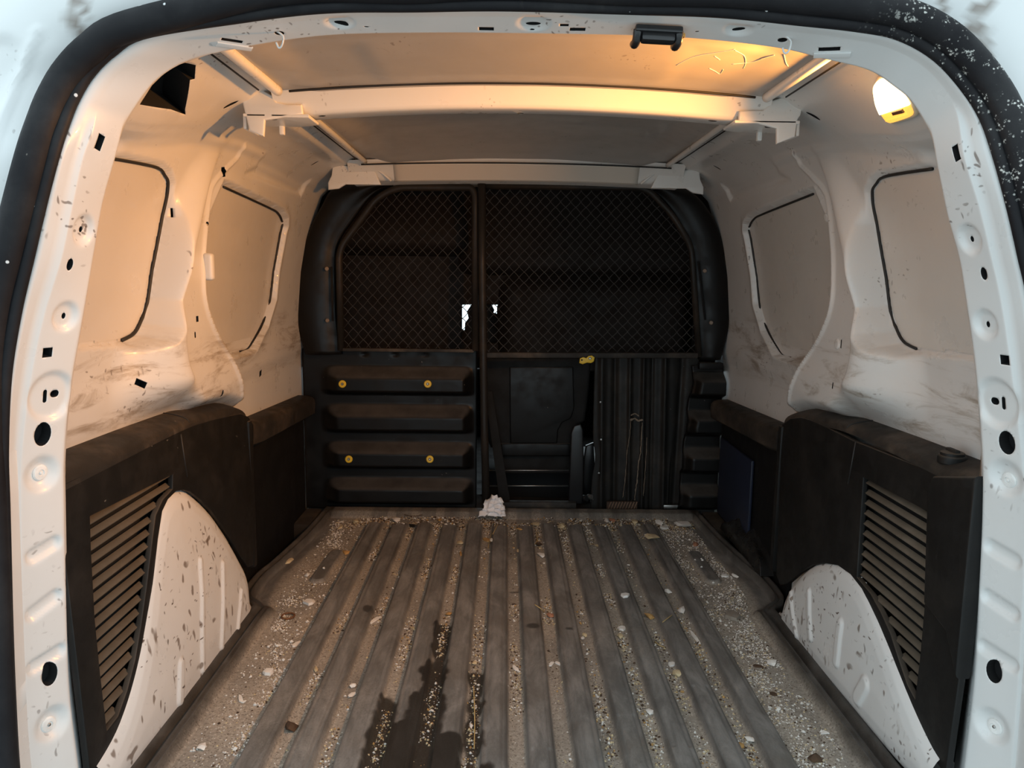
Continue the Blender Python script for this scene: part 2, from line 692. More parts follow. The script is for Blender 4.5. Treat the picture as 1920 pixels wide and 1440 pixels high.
def bore(p, n, rx, ry, depth=0.018, shape='round', ang=0.0, ref=(0, 0, 1), top=0.012):
    """cutter prism along n at p"""
    M = align(p, n, ref) @ Matrix.Rotation(ang, 4, 'Z')
    if shape == 'round':
        pts = [(rx * cos(2 * pi * k / 20), ry * sin(2 * pi * k / 20)) for k in range(20)]
    elif shape == 'rect':
        pts = [(-rx, -ry), (rx, -ry), (rx, ry), (-rx, ry)]
    elif shape == 'slot':
        e = min(rx, ry)
        L = max(rx, ry) - e
        pts = []
        for k in range(9):
            a = -pi / 2 + pi * k / 8
            pts.append((L + e * cos(a), e * sin(a)))
        for k in range(9):
            a = pi / 2 + pi * k / 8
            pts.append((-L + e * cos(a), e * sin(a)))
        if ry > rx:
            pts = [(-b, a) for a, b in pts]
    else:
        pts = shape
    m = len(pts)
    V = [(M @ Vector((a, b, top)))[:] for a, b in pts] + [(M @ Vector((a, b, -depth)))[:] for a, b in pts]
    F = [list(range(m)), list(range(m, 2 * m))[::-1]] + [[k, m + k, m + (k + 1) % m, (k + 1) % m] for k in range(m)]
    return V, F


def poly_bore(pts3, n, depth=0.02, top=0.012):
    n = np.array(n) / np.linalg.norm(n)
    A = np.array(pts3)
    m = len(A)
    V = np.vstack([A + n * top, A - n * depth])
    F = [list(range(m)), list(range(m, 2 * m))[::-1]] + [[k, m + k, m + (k + 1) % m, (k + 1) % m] for k in range(m)]
    return V, F

# ================================================================== SETTING
# ---- ground outside
GX, GY = np.meshgrid(np.linspace(-7, 7, 15), np.linspace(-7, 7, 15), indexing='ij')
g = grid_obj('floor_outside', np.stack([GX, GY, -0.55 + 0 * GX], -1), M_GROUND)
tag(g, 'pale concrete ground outside beneath the van', kind='structure')


# ---- van side walls
def Bz(z):
    return np.interp(z, [-.05, .30, .50, .62, .75, .85, .93, .97, 1.1], [.655, .66, .660, .655, .643, .625, .603, .590, .55])


def Zc(y):
    return smooth_interp(y, [(1.0, .947), (1.16, .955), (1.3, .978), (1.45, 1.003), (1.7, 1.02), (2.1, 1.015), (2.4, 1.0)])


def wall_px(px, py, off=0.0, side=-1):
    z = .75
    for _ in range(6):
        p = P(px, py, x=side * (float(Bz(z)) - off))
        z = p[2]
    return p


WIN_R = [(1.04, .640)] + [tuple(wall_px(*q)[1:]) for q in [(150, 652), (240, 645), (262, 632), (276, 608), (291, 560), (318, 405), (329, 345), (322, 322), (305, 307), (225, 290)]] + [(1.04, .93)]
WIN_F = [tuple(wall_px(*q)[1:]) for q in [(432, 668), (455, 664), (474, 655), (500, 610), (515, 560), (537, 425), (537, 410), (530, 396), (515, 386), (430, 345)]] + [(1.60, .93), (1.56, .85), (1.56, .70), (1.62, .60), (1.68, .553)]
CREASE = [(.45, 1.45), (.50, 1.43), (.54, 1.39), (.61, 1.36), (.67, 1.366), (.78, 1.41), (.84, 1.447), (.91, 1.494), (.97, 1.54), (1.05, 1.6)]
FLANGE = [(.40, 1.76), (.43, 1.73), (.51, 1.67), (.58, 1.61), (.645, 1.535), (.70, 1.50), (.76, 1.50), (.83, 1.519), (.92, 1.562), (.99, 1.66), (1.05, 1.72)]


def wall_disp(Y, Z):
    """how far the inner panel stands in from its base curve"""
    ycr = smooth_interp(Z, CREASE)
    yfl = smooth_interp(Z, FLANGE)
    yrb = ycr - np.interp(Z, [.45, .62, .7, .9], [.20, .13, .075, .085])
    zl = np.interp(Y, [1.354, 1.5, 1.609, 1.68, 1.735, 1.8, 1.84], [.493, .488, .479, .462, .443, .415, .40])
    D1 = np.maximum(0, Bz(Z) - .585) * sstep(zl - .01, zl + .075, Z)
    D2 = np.maximum(0, Bz(Z) - .607) * sstep(zl - .02, zl + .02, Z)
    wl = .030 * sstep(.63, .52, Z)
    up = D1 * sstep(yrb - wl, ycr - .012, Y)
    k = sstep(ycr - .006 - wl * .3, ycr + .018 + wl, Y)
    d = up * (1 - k) + D2 * k
    st = sstep(yfl - .004, yfl + .006, Y)
    d = d * (1 - st)
    # flange lip along the strip's front edge
    d = d + 0.006 * np.exp(-((Y - yfl + .004) / .006) ** 2) * sstep(.45, .5, Z)
    wr = poly_sdf(Y, Z, WIN_R)
    wf = poly_sdf(Y, Z, WIN_F)
    rec = np.minimum(wr, np.where(Y > yfl - .003, wf, 9))
    d = d * sstep(-.004, .012, wr)
    d = d + 0.012 * np.exp(-(np.clip(np.minimum(wr, wf), 0, 1) / .02) ** 2) * (rec > 0) * (Y > yfl) * 0.5
    d = d - 0.013 * sstep(.003, -.003, rec)
    # pressed field in the rail above the front window
    f = poly_sdf(Y, Z, [(1.72, .962), (2.18, .958), (2.20, .985), (1.80, .992)])
    d = d - 0.010 * sstep(.006, -.012, f)
    # swage just above the trim
    d = d + 0.006 * sstep(.60, .54, Z) * sstep(.48, .52, Z)
    return d


YS = np.r_[np.linspace(1.02, 2.02, 380), np.linspace(2.0225, 2.40, 150)]
ROW = []
for y in YS:
    zc = float(Zc(y))
    zl = np.linspace(-.03, zc - .034, 230)
    xl = Bz(zl) - wall_disp(np.full_like(zl, y), zl)
    zt = zl[-1]
    xt = xl[-1]
    # underside, rounded crease, rail face, roof channel
    key = [(xt, zt), (xt - .004, zt + .010), (xt - .014, zc - .014), (.566, zc - .003), (.556, zc + .004), (.548, zc + .009), (.512, zc + .026 + .4 * (1.02 - zc)), (.478, 1.047), (.470, 1.052), (.455, 1.062), (.425, 1.068), (.40, 1.07)]
    kk = resample(catmull(key, 6), 46)[1:]
    ROW.append(np.c_[np.r_[xl, kk[:, 0]], np.full(230 + 45, y), np.r_[zl, kk[:, 1]]])
WALL = np.array(ROW)                     # (ny, nv, 3) with x = half width


def side(G, s):
    H = G.copy()
    H[..., 0] *= s
    return H


WALLS = {}
for s, nm in ((-1, 'left'), (1, 'right')):
    G = side(WALL, s)
    Bk = G.copy()
    Bk[..., 0] += s * .055
    Bk[:, 230:, 2] += .05
    w = solid_grid('wall_' + nm, G, Bk, M_PAINT, flip=(s < 0))
    tag(w, 'white painted metal %s inner side of the van with two blanked windows' % ('lamp-lit' if s < 0 else 'lamp-bearing'), kind='structure')
    WALLS[s] = (w, G)

# openings in the side walls, found where the photograph shows them
wl, GL = WALLS[-1]
C = []
for px, py, rx, ry, sh, an in [(420, 322, .0065, .009, 'rect', .3), (432, 196, .006, .014, 'round', 0), (264, 719, .010, .0055, 'rect', -.5), (488, 700, .008, .008, 'rect', .2),
                               (370, 598, .0055, .0055, 'rect', 0), (376, 634, .005, .005, 'round', 0), (366, 628, .003, .006, 'slot', 0), (361, 562, .003, .005, 'round', 0),
                               (417, 739, .005, .009, 'round', 0), (396, 394, .003, .0045, 'round', 0), (389, 419, .003, .0035, 'round', 0), (415, 347, .0025, .003, 'round', 0), (590, 306, .004, .012, 'round', 0), (322, 399, .002, .008, 'rect', 0)]:
    p, n = hit(GL, px, py)
    C.append(bore(p, n, rx, ry, .02, sh, an))
p, n = hit(GL, 322, 170)
n = np.array([.75, 0, -.66])
C.append(poly_bore([hit(GL, *q)[0] for q in [(262, 196), (285, 160), (318, 128), (345, 117), (367, 122), (365, 148), (356, 150), (347, 205), (348, 215), (320, 205)]], n, .045, .03))
cut(wl, C)
wr_, GR = WALLS[1]
C = []
for px, py, rx, ry, sh, an in [(1525, 217, .006, .014, 'round', 0), (1345, 314, .004, .012, 'round', 0), (1577, 645, .002, .008, 'rect', 0), (1561, 723, .002, .006, 'rect', 0)]:
    p, n = hit(GR, px, py)
    C.append(bore(p, n, rx, ry, .02, sh, an))
cut(wr_, C)

# the blank sheets that close the window apertures
for s, (w, G) in WALLS.items():
    for poly, (y0, y1, z0, z1) in ((WIN_R, (1.03, 1.42, .62, .95)), (WIN_F, (1.55, 2.32, .54, .96))):
        Y, Z = np.meshgrid(np.arange(y0, y1, .004), np.arange(z0, z1, .004), indexing='ij')
        k = poly_sdf(Y, Z, poly)
        if poly is WIN_F:
            k = np.maximum(k, smooth_interp(Z, FLANGE) + .012 - Y)
        F = grid_faces(*Y.shape, flip=(s < 0))
        F = F[(k.ravel()[F] < -.0045).all(1)]
        used = np.unique(F)
        rem = np.zeros(Y.size, int)
        rem[used] = np.arange(len(used))
        V = np.stack([s * (Bz(Z) + .0122), Y, Z], -1).reshape(-1, 3)[used]
        o = add_obj('window_panel', fast_mesh(V, rem[F]), M_BLANK, w)
        o['label'] = 'blanking sheet of the rear side window' if poly is WIN_R else 'blanking sheet of the front side window'

# dark joint lines round the blanked windows
for s, (w, G) in WALLS.items():
    for poly, rng in ((WIN_R, [(240, 645), (262, 632), (276, 608), (291, 560), (318, 405), (329, 345), (322, 322), (305, 307), (225, 290)]),
                      (WIN_F, [(455, 664), (474, 655), (500, 610), (515, 560), (537, 425), (537, 410), (530, 396), (515, 386), (430, 345)])):
        pts = [wall_px(*q) for q in rng]
        c = catmull([(a[1], a[2]) for a in pts], 8)
        tg = np.gradient(c, axis=0)
        nr = np.stack([tg[:, 1], -tg[:, 0]], -1) / (np.linalg.norm(tg, axis=1)[:, None] + 1e-9)
        o1, o2 = c + nr * .0058, c - nr * .0058
        k1 = poly_sdf(o1[:, 0], o1[:, 1], poly) > 0
        oo = np.where(k1[:, None], o2, o1)
        c = np.c_[s * (Bz(oo[:, 1]) + .0105), oo[:, 0], oo[:, 1]]
        t = tube('window_seal', c, np.linspace(.0036, .0026, len(c)) if s < 0 else .0026, M_SEALLINE, seg=6)
        t.parent = w
    # pressed studs on the pillar strip
    for px, py, r in ((394, 394, .009), (361, 562, .009), (368, 630, .013)) if s < 0 else ((1550, 408, .009), (1580, 578, .008), (1570, 645, .011)):
        p, n = hit(G, px, py)
        o = lathe('pressed_boss', [(r, -.003), (r, .0005), (r * .8, .0022), (r * .55, .0026), (0.0003, .0026)], M_PAINT, w, 20, align(p, n))
# catch bracket on the left pillar
p, n = hit(GL, 384, 500)
V = [bbox((p[0] + .006, p[1] + .004, p[2]), (.020, .018, .052), None, .0075, 4)]
o = add_obj('catch_bracket', mesh_py(*join_geo(V)), M_PAINT, wl, angle=50)


# ---- rear door frame: a pressed ring with a bored face, swept through measured stations
ST = [  # inner edge, face edge, flange edge (pixels)
    ((160, 1560), (55, 1560), (44, 1560)), ((148, 1440), (44, 1440), (32, 1440)), ((131, 1300), (37, 1300), (24, 1300)), ((125, 1160), (32, 1160), (19, 1160)), ((121, 960), (29, 960), (15, 960)),
    ((121, 850), (31, 850), (13, 850)), ((133, 722), (47, 715), (20, 713)), ((155, 594), (72, 592), (40, 590)), ((173, 482), (106, 480), (65, 480)),
    ((190, 382), (127, 378), (90, 372)), ((212, 303), (146, 293), (113, 285)), ((229, 242), (168, 237), (131, 230)), ((250, 203), (185, 192), (148, 187)),
    ((291, 150), (216, 144), (177, 138)), ((345, 115), (265, 106), (220, 96)), ((417, 95), (335, 75), (285, 62)), ((527, 76), (495, 48), (480, 37)),
    ((640, 64), (638, 33), (637, 22)), ((800, 61), (800, 31), (800, 20)), ((960, 62), (960, 31), (960, 20)), ((1190, 66), (1192, 37), (1193, 25)), ((1330, 74), (1340, 44), (1345, 31)),
    ((1463, 90), (1490, 59), (1497, 47)), ((1547, 110), (1588, 72), (1600, 58)), ((1630, 131), (1658, 86), (1675, 72)), ((1680, 163), (1718, 114), (1738, 104)),
    ((1713, 193), (1763, 154), (1785, 148)), ((1747, 253), (1803, 217), (1832, 215)), ((1760, 312), (1818, 295), (1860, 290)), ((1778, 402), (1847, 390), (1888, 392)),
    ((1800, 482), (1868, 480), (1908, 480)), ((1813, 565), (1887, 565), (1926, 565)), ((1830, 690), (1907, 700), (1940, 700)), ((1842, 850), (1925, 850), (1951, 850)),
    ((1842, 960), (1932, 960), (1954, 960)), ((1836, 1100), (1928, 1100), (1950, 1100)), ((1827, 1260), (1920, 1260), (1942, 1260)), ((1806, 1440), (1906, 1440), (1928, 1440)), ((1790, 1560), (1895, 1560), (1915, 1560))]
YI, YO, YF = .975, .913, .885
K = 14
# the header stands more upright than the slanting pillars
HW = [float(sstep(.85, .99, P(*a, y=YI)[2])) for a, b, c in ST]
ci = catmull([P(*a, y=YI) for a, b, c in ST], K)
co = catmull([P(*b, y=YO * (1 - h) + .938 * h) for (a, b, c), h in zip(ST, HW)], K)
cf = catmull([P(*c, y=YF * (1 - h) + .923 * h) for (a, b, c), h in zip(ST, HW)], K)
NL = len(ci)
# even spacing along the ring
s_ = np.r_[0, np.cumsum(np.linalg.norm(np.diff((ci + co) / 2, axis=0), axis=1))]
NU = 900
tt = np.linspace(0, s_[-1], NU)
rs = lambda A: np.stack([np.interp(tt, s_, A[:, k]) for k in range(3)], -1)
ci, co, cf = rs(ci), rs(co), rs(cf)
NV = 26
v = np.linspace(0, 1, NV)
FACE = ci[:, None] * (1 - v)[None, :, None] + co[:, None] * v[None, :, None]
radial = cf - ci
radial[:, 1] = 0
radial /= np.linalg.norm(radial, axis=1)[:, None]
_pad = np.pad(radial, ((30, 30), (0, 0)), 'edge')
radial = np.stack([np.convolve(_pad[:, k], np.ones(61) / 61, 'valid') for k in range(3)], -1)
radial /= np.linalg.norm(radial, axis=1)[:, None]
wd = co - ci
NRM = np.cross(np.gradient((ci + co) / 2, axis=0), wd)
NRM /= np.linalg.norm(NRM, axis=1)[:, None]
sg = np.where(np.einsum('ij,ij->i', NRM, CAM - (ci + co) / 2) < 0, -1.0, 1.0)
NRM *= sg[:, None]
FACE0 = FACE.copy()
# pressed dimples and swages: (px,py, radius, depth, stretch)
DISP = np.zeros(FACE.shape[:2])


def dimple(px, py, r, dep, flat=.45, elong=None, la=0.0):
    p, n = hit(FACE0, px, py)
    if elong is None:
        d = np.linalg.norm(FACE0 - p, axis=-1)
    else:
        q = hit(FACE0, *elong)[0]
        ab = q - p
        t = np.clip(((FACE0 - p) @ ab) / (ab @ ab), 0, 1)
        d = np.linalg.norm(FACE0 - p - t[..., None] * ab, axis=-1)
    global DISP
    DISP += dep * sstep(r, r * flat, d)


for px, py in ((152, 430), (119, 592), (1823, 447), (1852, 607)):
    dimple(px, py, .021, .006, .55)
for px, py in ((75, 888), (95, 1355), (1890, 895), (1863, 1360)):
    dimple(px, py, .027, .009, .35)
dimple(93, 742, .035, .006, .7)
dimple(1873, 755, .035, .006, .7)
for (a, b) in (((58, 1042), (98, 1018)), ((58, 1150), (100, 1118)), ((60, 1250), (108, 1220)), ((1862, 1025), (1905, 1050)), ((1856, 1118), (1902, 1148)), ((1848, 1212), (1900, 1245)), ((72, 1490), (115, 1470))):
    dimple(*a, .012, .006, .35, b)
for px, py in ((636, 42), (1385, 55)):
    dimple(px, py, .018, .004, .5)
dimple(1000, 44, .020, .003, .6)
# step in the face where two sheets lap (upper corners)
for a, b in (((195, 222), (165, 205)), ((1752, 240), (1800, 225))):
    pa = hit(FACE0, *a)[0]
    iu = np.argmin(np.linalg.norm(FACE0[:, 6] - pa, axis=1))
    k = np.arange(NU)
    stp = sstep(iu + 6, iu - 6, k) if a[0] < 900 else sstep(iu - 6, iu + 6, k)
    DISP += (-.004 * stp * sstep(NU * .5, NU * .48, np.where(a[0] < 900, k, NU - k)))[:, None]
DISP *= np.minimum(sstep(0, .06, v), sstep(1.0, .95, v))[None, :]
FACE = FACE0 - NRM[:, None, :] * DISP[..., None]
# fold round the inner edge and flange outside the face
inner = [ci + radial * .012 + np.array([0, .012, 0]), ci + radial * .001 + np.array([0, .004, 0])]
outer = [co * .75 + cf * .25 - np.array([0, .004, 0]), co * .4 + cf * .6 - np.array([0, .003, 0]), cf, cf + radial * .004 + np.array([0, .006, 0])]
FR = np.concatenate([np.array(inner).transpose(1, 0, 2), FACE, np.array(outer).transpose(1, 0, 2)], 1)
BK = np.repeat((FR[:, :1] + radial[:, None] * .022 + np.array([0, .024, 0])), FR.shape[1], 1)
tv = np.linspace(0, 1, FR.shape[1])[None, :, None]
BK = BK * (1 - tv) + (cf + radial * .03 + np.array([0, .105, 0]))[:, None] * tv
frame = solid_grid('door_1', FR, BK, M_FRAME)
tag(frame, 'white painted rear door frame with punched holes and pressed dimples', kind='structure')
C = []
for px, py, rx, ry, sh, an in [
    (80, 814, .0125, .0165, 'round', 0), (1888, 830, .0125, .0165, 'round', 0), (93, 1264, .012, .017, 'round', 0), (1864, 1259, .012, .017, 'round', 0),
    (131, 496, .0055, .008, 'round', 0), (1845, 513, .0055, .0085, 'round', 0), (151, 430, .003, .004, 'round', 0), (1823, 448, .003, .004, 'round', 0), (119, 592, .003, .0042, 'round', 0), (1853, 608, .003, .0042, 'round', 0),
    (187, 267, .0055, .010, 'rect', -.25), (1793, 287, .0055, .010, 'rect', .25), (89, 661, .007, .0065, 'rect', 0), (1884, 675, .007, .0065, 'rect', 0),
    (84, 743, .0028, .009, 'slot', 0), (102, 738, .0065, .005, 'slot', 0), (1866, 752, .0065, .005, 'slot', 0), (1882, 756, .0028, .009, 'slot', 0),
    (912, 54, .0095, .004, 'rect', 0), (1083, 55, .010, .004, 'rect', 0), (1058, 47, .0055, .0028, 'rect', 0), (1000, 44, .0095, .004, 'round', 0), (640, 42, .009, .004, 'round', 0), (687, 50, .003, .0012, 'round', 0),
    (998, 55, .003, .001, 'round', 0), (1385, 54, .008, .0035, 'round', 0), (1307, 59, .0025, .0012, 'round', 0), (435, 76, .013, .003, 'rect', .09), (1555, 92, .013, .0035, 'rect', -.12), (524, 62, .006, .005, 'round', 0), (1467, 75, .006, .005, 'round', 0)]:
    p, n = hit(FACE, px, py)
    C.append(bore(p, n, rx * .93, ry * .93, .016, sh, an))
cut(frame, C)
frame.parent = None


def on_frame(px, py):
    return hit(FACE, px, py)


# lap-joint tabs and spot-welded plates at the two slots of the header
for px, py, an in ((440, 86, .09), (1560, 102, -.13)):
    p, n = on_frame(px, py)
    M = align(p + n * .0006, n) @ Matrix.Rotation(an, 4, 'Z')
    plate('slot_tab', [(-.020, -.004), (.020, -.004), (.020, .003), (-.020, .003)], [], .0022, .0007, M, M_FRAME, frame)
# thin clip loops near the header slots
for px, py in ((526, 70), (1468, 80)):
    p, n = on_frame(px, py)
    c = catmull([p + np.array(q) for q in ((-.006, -.004, .006), (0, -.012, .003), (.006, -.010, -.002), (.004, -.010, -.012), (0, -.008, -.014), (-.003, -.008, -.008))], 6)
    tube('wire_clip', c, .0012, M_FRAME, frame, 6)
# plastic plugs in the dimples of the frame
for k, (px, py, lab) in enumerate(((74, 886, 'round white plastic plug in left door frame dimple below big hole'), (90, 1358, 'round white plastic plug low in left door frame'),
                                   (1893, 900, 'round white plastic plug in right door frame dimple below big hole'), (1866, 1362, 'round white plastic plug low in right door frame'))):
    p, n = hit(FACE, px, py)
    o = lathe('plug', [(.0102, -.004), (.0102, .0012), (.0088, .0028), (.0045, .0034), (.0042, .0022), (.0003, .0022)], M_PLUG, None, 24, align(p, n))
    tag(o, lab, 'plug', 'plastic plugs in the door frame')
    d = lathe('plug_pin', [(.0022, 0), (.0022, .0034), (.0014, .0042), (.0003, .0042)], M_STEEL if k % 2 else M_PLUG, o, 12, align(p, n))

# ---- rubber seal round the opening
seal = empty('door_seal', (0, .88, 0))
tag(seal, 'thick black rubber seal running round the rear door opening', 'seal')
bulb_c = cf + radial * .0235 + np.array([0, -.012, 0])
lip_c = cf + radial * .0055 + np.array([0, -.004, 0])
sel = slice(0, NU, 3)
a = np.linspace(0, 2 * pi, 14, endpoint=False)
bulb = tube('seal_bulb', bulb_c[sel], .0165, M_SEAL, None, 14, up=(0, -1, 0), prof=np.stack([np.cos(a) * 1.0, np.sin(a) * 1.0], -1))
lip = tube('seal_lip', lip_c[sel], .0075, M_SEAL, None, 10, up=(0, -1, 0))
own(seal, bulb, lip)

# ---- outer body skin round the opening
g0 = cf + radial * .040 + np.array([0, .012, 0])
steps = [(0.036, .016), (.046, .010), (.060, .004), (.085, -.004), (.12, -.010), (.16, -.010), (.20, 0.0), (.23, .03), (.245, .10), (.25, .3)]
steps = catmull(steps, 5)
OUT = np.array([cf[::2] + radial[::2] * r_ + np.array([0, dy, 0]) for r_, dy in steps]).transpose(1, 0, 2)
SKQ = proj(OUT)
OUT[..., 1] += .006 * sstep(14, -14, poly_sdf(SKQ[..., 0], SKQ[..., 1], [(-60, 230), (-5, 190), (34, 118), (32, 88), (16, 72), (-60, 75)]))
OUT[..., 1] -= .005 * sstep(8, -8, seg_dist(SKQ[..., 0], SKQ[..., 1], (70, 60), (-40, 330)) - 6)
M_SKIN = paint_mat('white_outer_paint', (0.70, 0.72, 0.72), 0.05, 0.06)
skin = solid_grid('wall_rear', OUT, OUT + np.array([0, .03, 0]), None, flip=True)
dn = fbm(SKQ[..., 0] * .05, SKQ[..., 1] * .022, 88, 5)
dirt = np.zeros(dn.shape)
for a_, b_, r_ in (((128, -20), (136, 22), 9), ((148, -20), (160, 20), 10), ((160, 20), (178, 45), 5), ((132, 30), (150, 62), 22), ((1764, -20), (1770, 30), 7), ((1836, -30), (1828, 50), 11), ((1860, 0), (1812, 62), 8), ((1830, 40), (1852, 100), 22), ((1858, 40), (1856, 110), 8)):
    dirt = np.maximum(dirt, .85 * sstep(r_, r_ * .2, seg_dist(SKQ[..., 0], SKQ[..., 1], a_, b_) + 26 * (dn - .5)) * (.55 + .45 * sstep(.35, .6, fbm(SKQ[..., 0] * .3, SKQ[..., 1] * .3, 89))))
at = skin.data.attributes.new('dirt', 'FLOAT', 'POINT')
at.data.foreach_set('value', np.concatenate([dirt.ravel(), dirt.ravel()]).astype(np.float32))
M_SKIN2 = M_SKIN.copy()
M_SKIN2.name = 'dirt_streaked_outer_paint'
_n = M_SKIN2.node_tree
_b = _n.nodes['Principled BSDF']
_at = _n.nodes.new('ShaderNodeAttribute')
_at.attribute_name = 'dirt'
_mx = _n.nodes.new('ShaderNodeMix')
_mx.data_type = 'RGBA'
_n.links.new(_at.outputs['Fac'], _mx.inputs[0])
_n.links.new(_b.inputs['Base Color'].links[0].from_socket, _mx.inputs[6])
_mx.inputs[7].default_value = (.22, .18, .15, 1)
_n.links.new(_mx.outputs[2], _b.inputs['Base Color'])
skin.data.materials.append(M_SKIN2)
tag(skin, 'white outer bodywork around the rear door opening', kind='structure')

# ---- ceiling: crowned roof skin, bow, front header, edge beads
def crown(x):
    return -.020 * (np.asarray(x) / .42) ** 2


NX, NY = 90, 130
xs = np.linspace(-.435, .435, NX)
ys = np.r_[np.linspace(1.00, 1.42, 60), np.linspace(1.43, 2.30, 70)]
YY, XX = np.meshgrid(ys, xs, indexing='ij')
zr = smooth_interp(YY, [(.98, 1.083), (1.05, 1.089), (1.13, 1.096), (1.175, 1.098), (1.205, 1.094), (1.37, 1.078), (1.42, 1.078), (1.46, 1.098), (1.8, 1.102), (2.05, 1.094), (2.16, 1.078), (2.20, 1.066), (2.30, 1.058)])
edge = sstep(.34, .41, np.abs(XX))
zr = zr * (1 - edge) + (1.082 + 0 * zr) * edge * 1.0 + crown(XX)
zr += .0025 * sstep(.02, -.02, poly_sdf(XX, YY, [(-.36, 1.21), (-.25, 1.2), (-.24, 1.36), (-.34, 1.38)])) + .0025 * sstep(.02, -.02, poly_sdf(XX, YY, [(.36, 1.21), (.25, 1.2), (.24, 1.36), (.34, 1.38)]))
zr += .0014 * (fbm(XX * 9, YY * 9, 3) - .5)
ROOF = np.stack([XX, YY, zr], -1)
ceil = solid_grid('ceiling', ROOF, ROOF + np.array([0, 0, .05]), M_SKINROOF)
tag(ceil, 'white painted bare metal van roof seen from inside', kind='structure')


def xsweep(name, prof, x0, x1, mat, parent, n=60, zfun=crown, taper=None):
    """sweep a (y,z) profile across the van, following the roof crown"""
    c = np.array(prof)
    x = np.linspace(x0, x1, n)
    G = np.zeros((n, len(c), 3))
    G[..., 0] = x[:, None]
    G[..., 1] = c[None, :, 0]
    G[..., 2] = c[None, :, 1] + zfun(x)[:, None]
    V = G.reshape(-1, 3)
    F = grid_faces(n, len(c), cv=True).tolist()
    F += [list(range(len(c)))[::-1], [(n - 1) * len(c) + k for k in range(len(c))]]
    return add_obj(name, mesh_py(V, F), mat, parent, angle=45), G


bow_prof = [(1.375, 1.092), (1.378, 1.0865), (1.386, 1.084), (1.392, 1.080), (1.412, 1.050), (1.416, 1.0455), (1.421, 1.0435), (1.427, 1.043), (1.474, 1.0455), (1.480, 1.049), (1.484, 1.054), (1.500, 1.085), (1.505, 1.095), (1.45, 1.096)]
bow, BG = xsweep('roof_bow', bow_prof, -.435, .435, M_ROOF, ceil)
hd_prof = [(2.195, 1.068), (2.200, 1.060), (2.206, 1.0575), (2.232, 1.022), (2.236, 1.0165), (2.243, 1.0135), (2.40, 1.012), (2.40, 1.07)]
hdr, HG = xsweep('front_header', hd_prof, -.47, .47, M_ROOF, ceil, zfun=lambda x: -.010 * (x / .45) ** 2)
# smooth cover between the header's end brackets
cov = np.array(hd_prof[2:6]) + np.array([-.0045, -.003])
x = np.linspace(-.345, .345, 40)
prof = catmull(cov, 6)
G = np.zeros((40, len(prof), 3))
G[..., 0] = x[:, None]
G[..., 1] = prof[None, :, 0]
G[..., 2] = prof[None, :, 1] + (-.010 * (x / .45) ** 2)[:, None]
tpr = sstep(.345, .325, np.abs(x))[:, None]
G[..., 1] += .007 * (1 - tpr)
M_COVER = paint_mat('beige_header_cover', (0.60, 0.55, 0.48), 0.0, 0.15, .5)
solid_grid('header_cover', G, G + np.array([0, .008, .008]), M_COVER, ceil, flip=False)
for s in (-1, 1):
    # side channel beads along the roof edge
    for y0, y1, r in ((1.0, 1.372, .0085), (1.50, 2.19, .0065)):
        yy = np.linspace(y0, y1, 24)
        zz = np.interp(yy, [1.0, 1.37, 1.5, 2.2], [1.0605, 1.0575, 1.062, 1.053])
        tube('edge_bead', np.c_[s * (.418 + .0 * yy), yy, zz], r, M_ROOF, ceil, 10)
    # thin lap seams of the channel
    for xo, y0, y1, z0, z1 in ((.447, 1.04, 1.36, 1.0585, 1.056), (.436, 1.52, 2.16, 1.0595, 1.055)):
        tube('lap_seam', [(s * xo, y0, z0), (s * xo, (y0 + y1) / 2, (z0 + z1) / 2), (s * xo, y1, z1)], .0016, M_SEALLINE, ceil, 6)
    # bow end bracket: a lapped foot plate bent down on the side rail
    bpx = [(454, 177), (462, 173), (491, 172), (507, 181), (516, 194), (537, 199), (562, 199), (564, 211), (530, 217), (493, 222), (491, 251), (470, 243), (463, 215), (459, 199)] if s < 0 else \
        [(1390, 211), (1433, 210), (1442, 201), (1447, 192), (1466, 186), (1497, 189), (1502, 197), (1499, 214), (1493, 223), (1488, 254), (1460, 265), (1460, 238), (1425, 229), (1389, 224)]
    out = [(P(*q_, y=1.398)[0], P(*q_, y=1.398)[2]) for q_ in bpx]
    M = Matrix.Translation((0, 1.403, 0)) @ M_XZ
    br = plate('bow_bracket', out, [], .010, .003, M, M_ROOF, ceil)
    fo = [(s * .375, 1.40), (s * .485, 1.40), (s * .485, 1.49), (s * .41, 1.49), (s * .375, 1.47)]
    o = plate('bow_bracket_foot', fo if s > 0 else fo[::-1], [], .006, .002, Matrix.Translation((0, 0, 1.0225)), M_ROOF, ceil)
    box('bracket_stub', (s * .445, 1.488, 1.014), (.009, .012, .020), M_ROOF, ceil, bev=.003)
    box('bracket_tongue', (s * .487, 1.44, 1.012), (.006, .07, .024), M_ROOF, ceil, bev=.002)
    # front header bracket
    out = [(.385, 1.000), (.40, 1.032), (.405, 1.042), (.45, 1.042), (.495, 1.046), (.512, 1.040), (.515, 1.02), (.525, 1.00), (.525, .985), (.50, .988), (.48, 1.000)]
    out = [(s * a, b - .002) for a, b in out]
    plate('header_bracket', out if s < 0 else out[::-1], [], .010, .0035, MY(2.225), M_ROOF, ceil)
    t = [(s * .40, 2.222, 1.040), (s * .375, 2.222, 1.026), (s * .352, 2.226, 1.006)]
    tube('header_lap', t, .003, M_ROOF, ceil, 8)
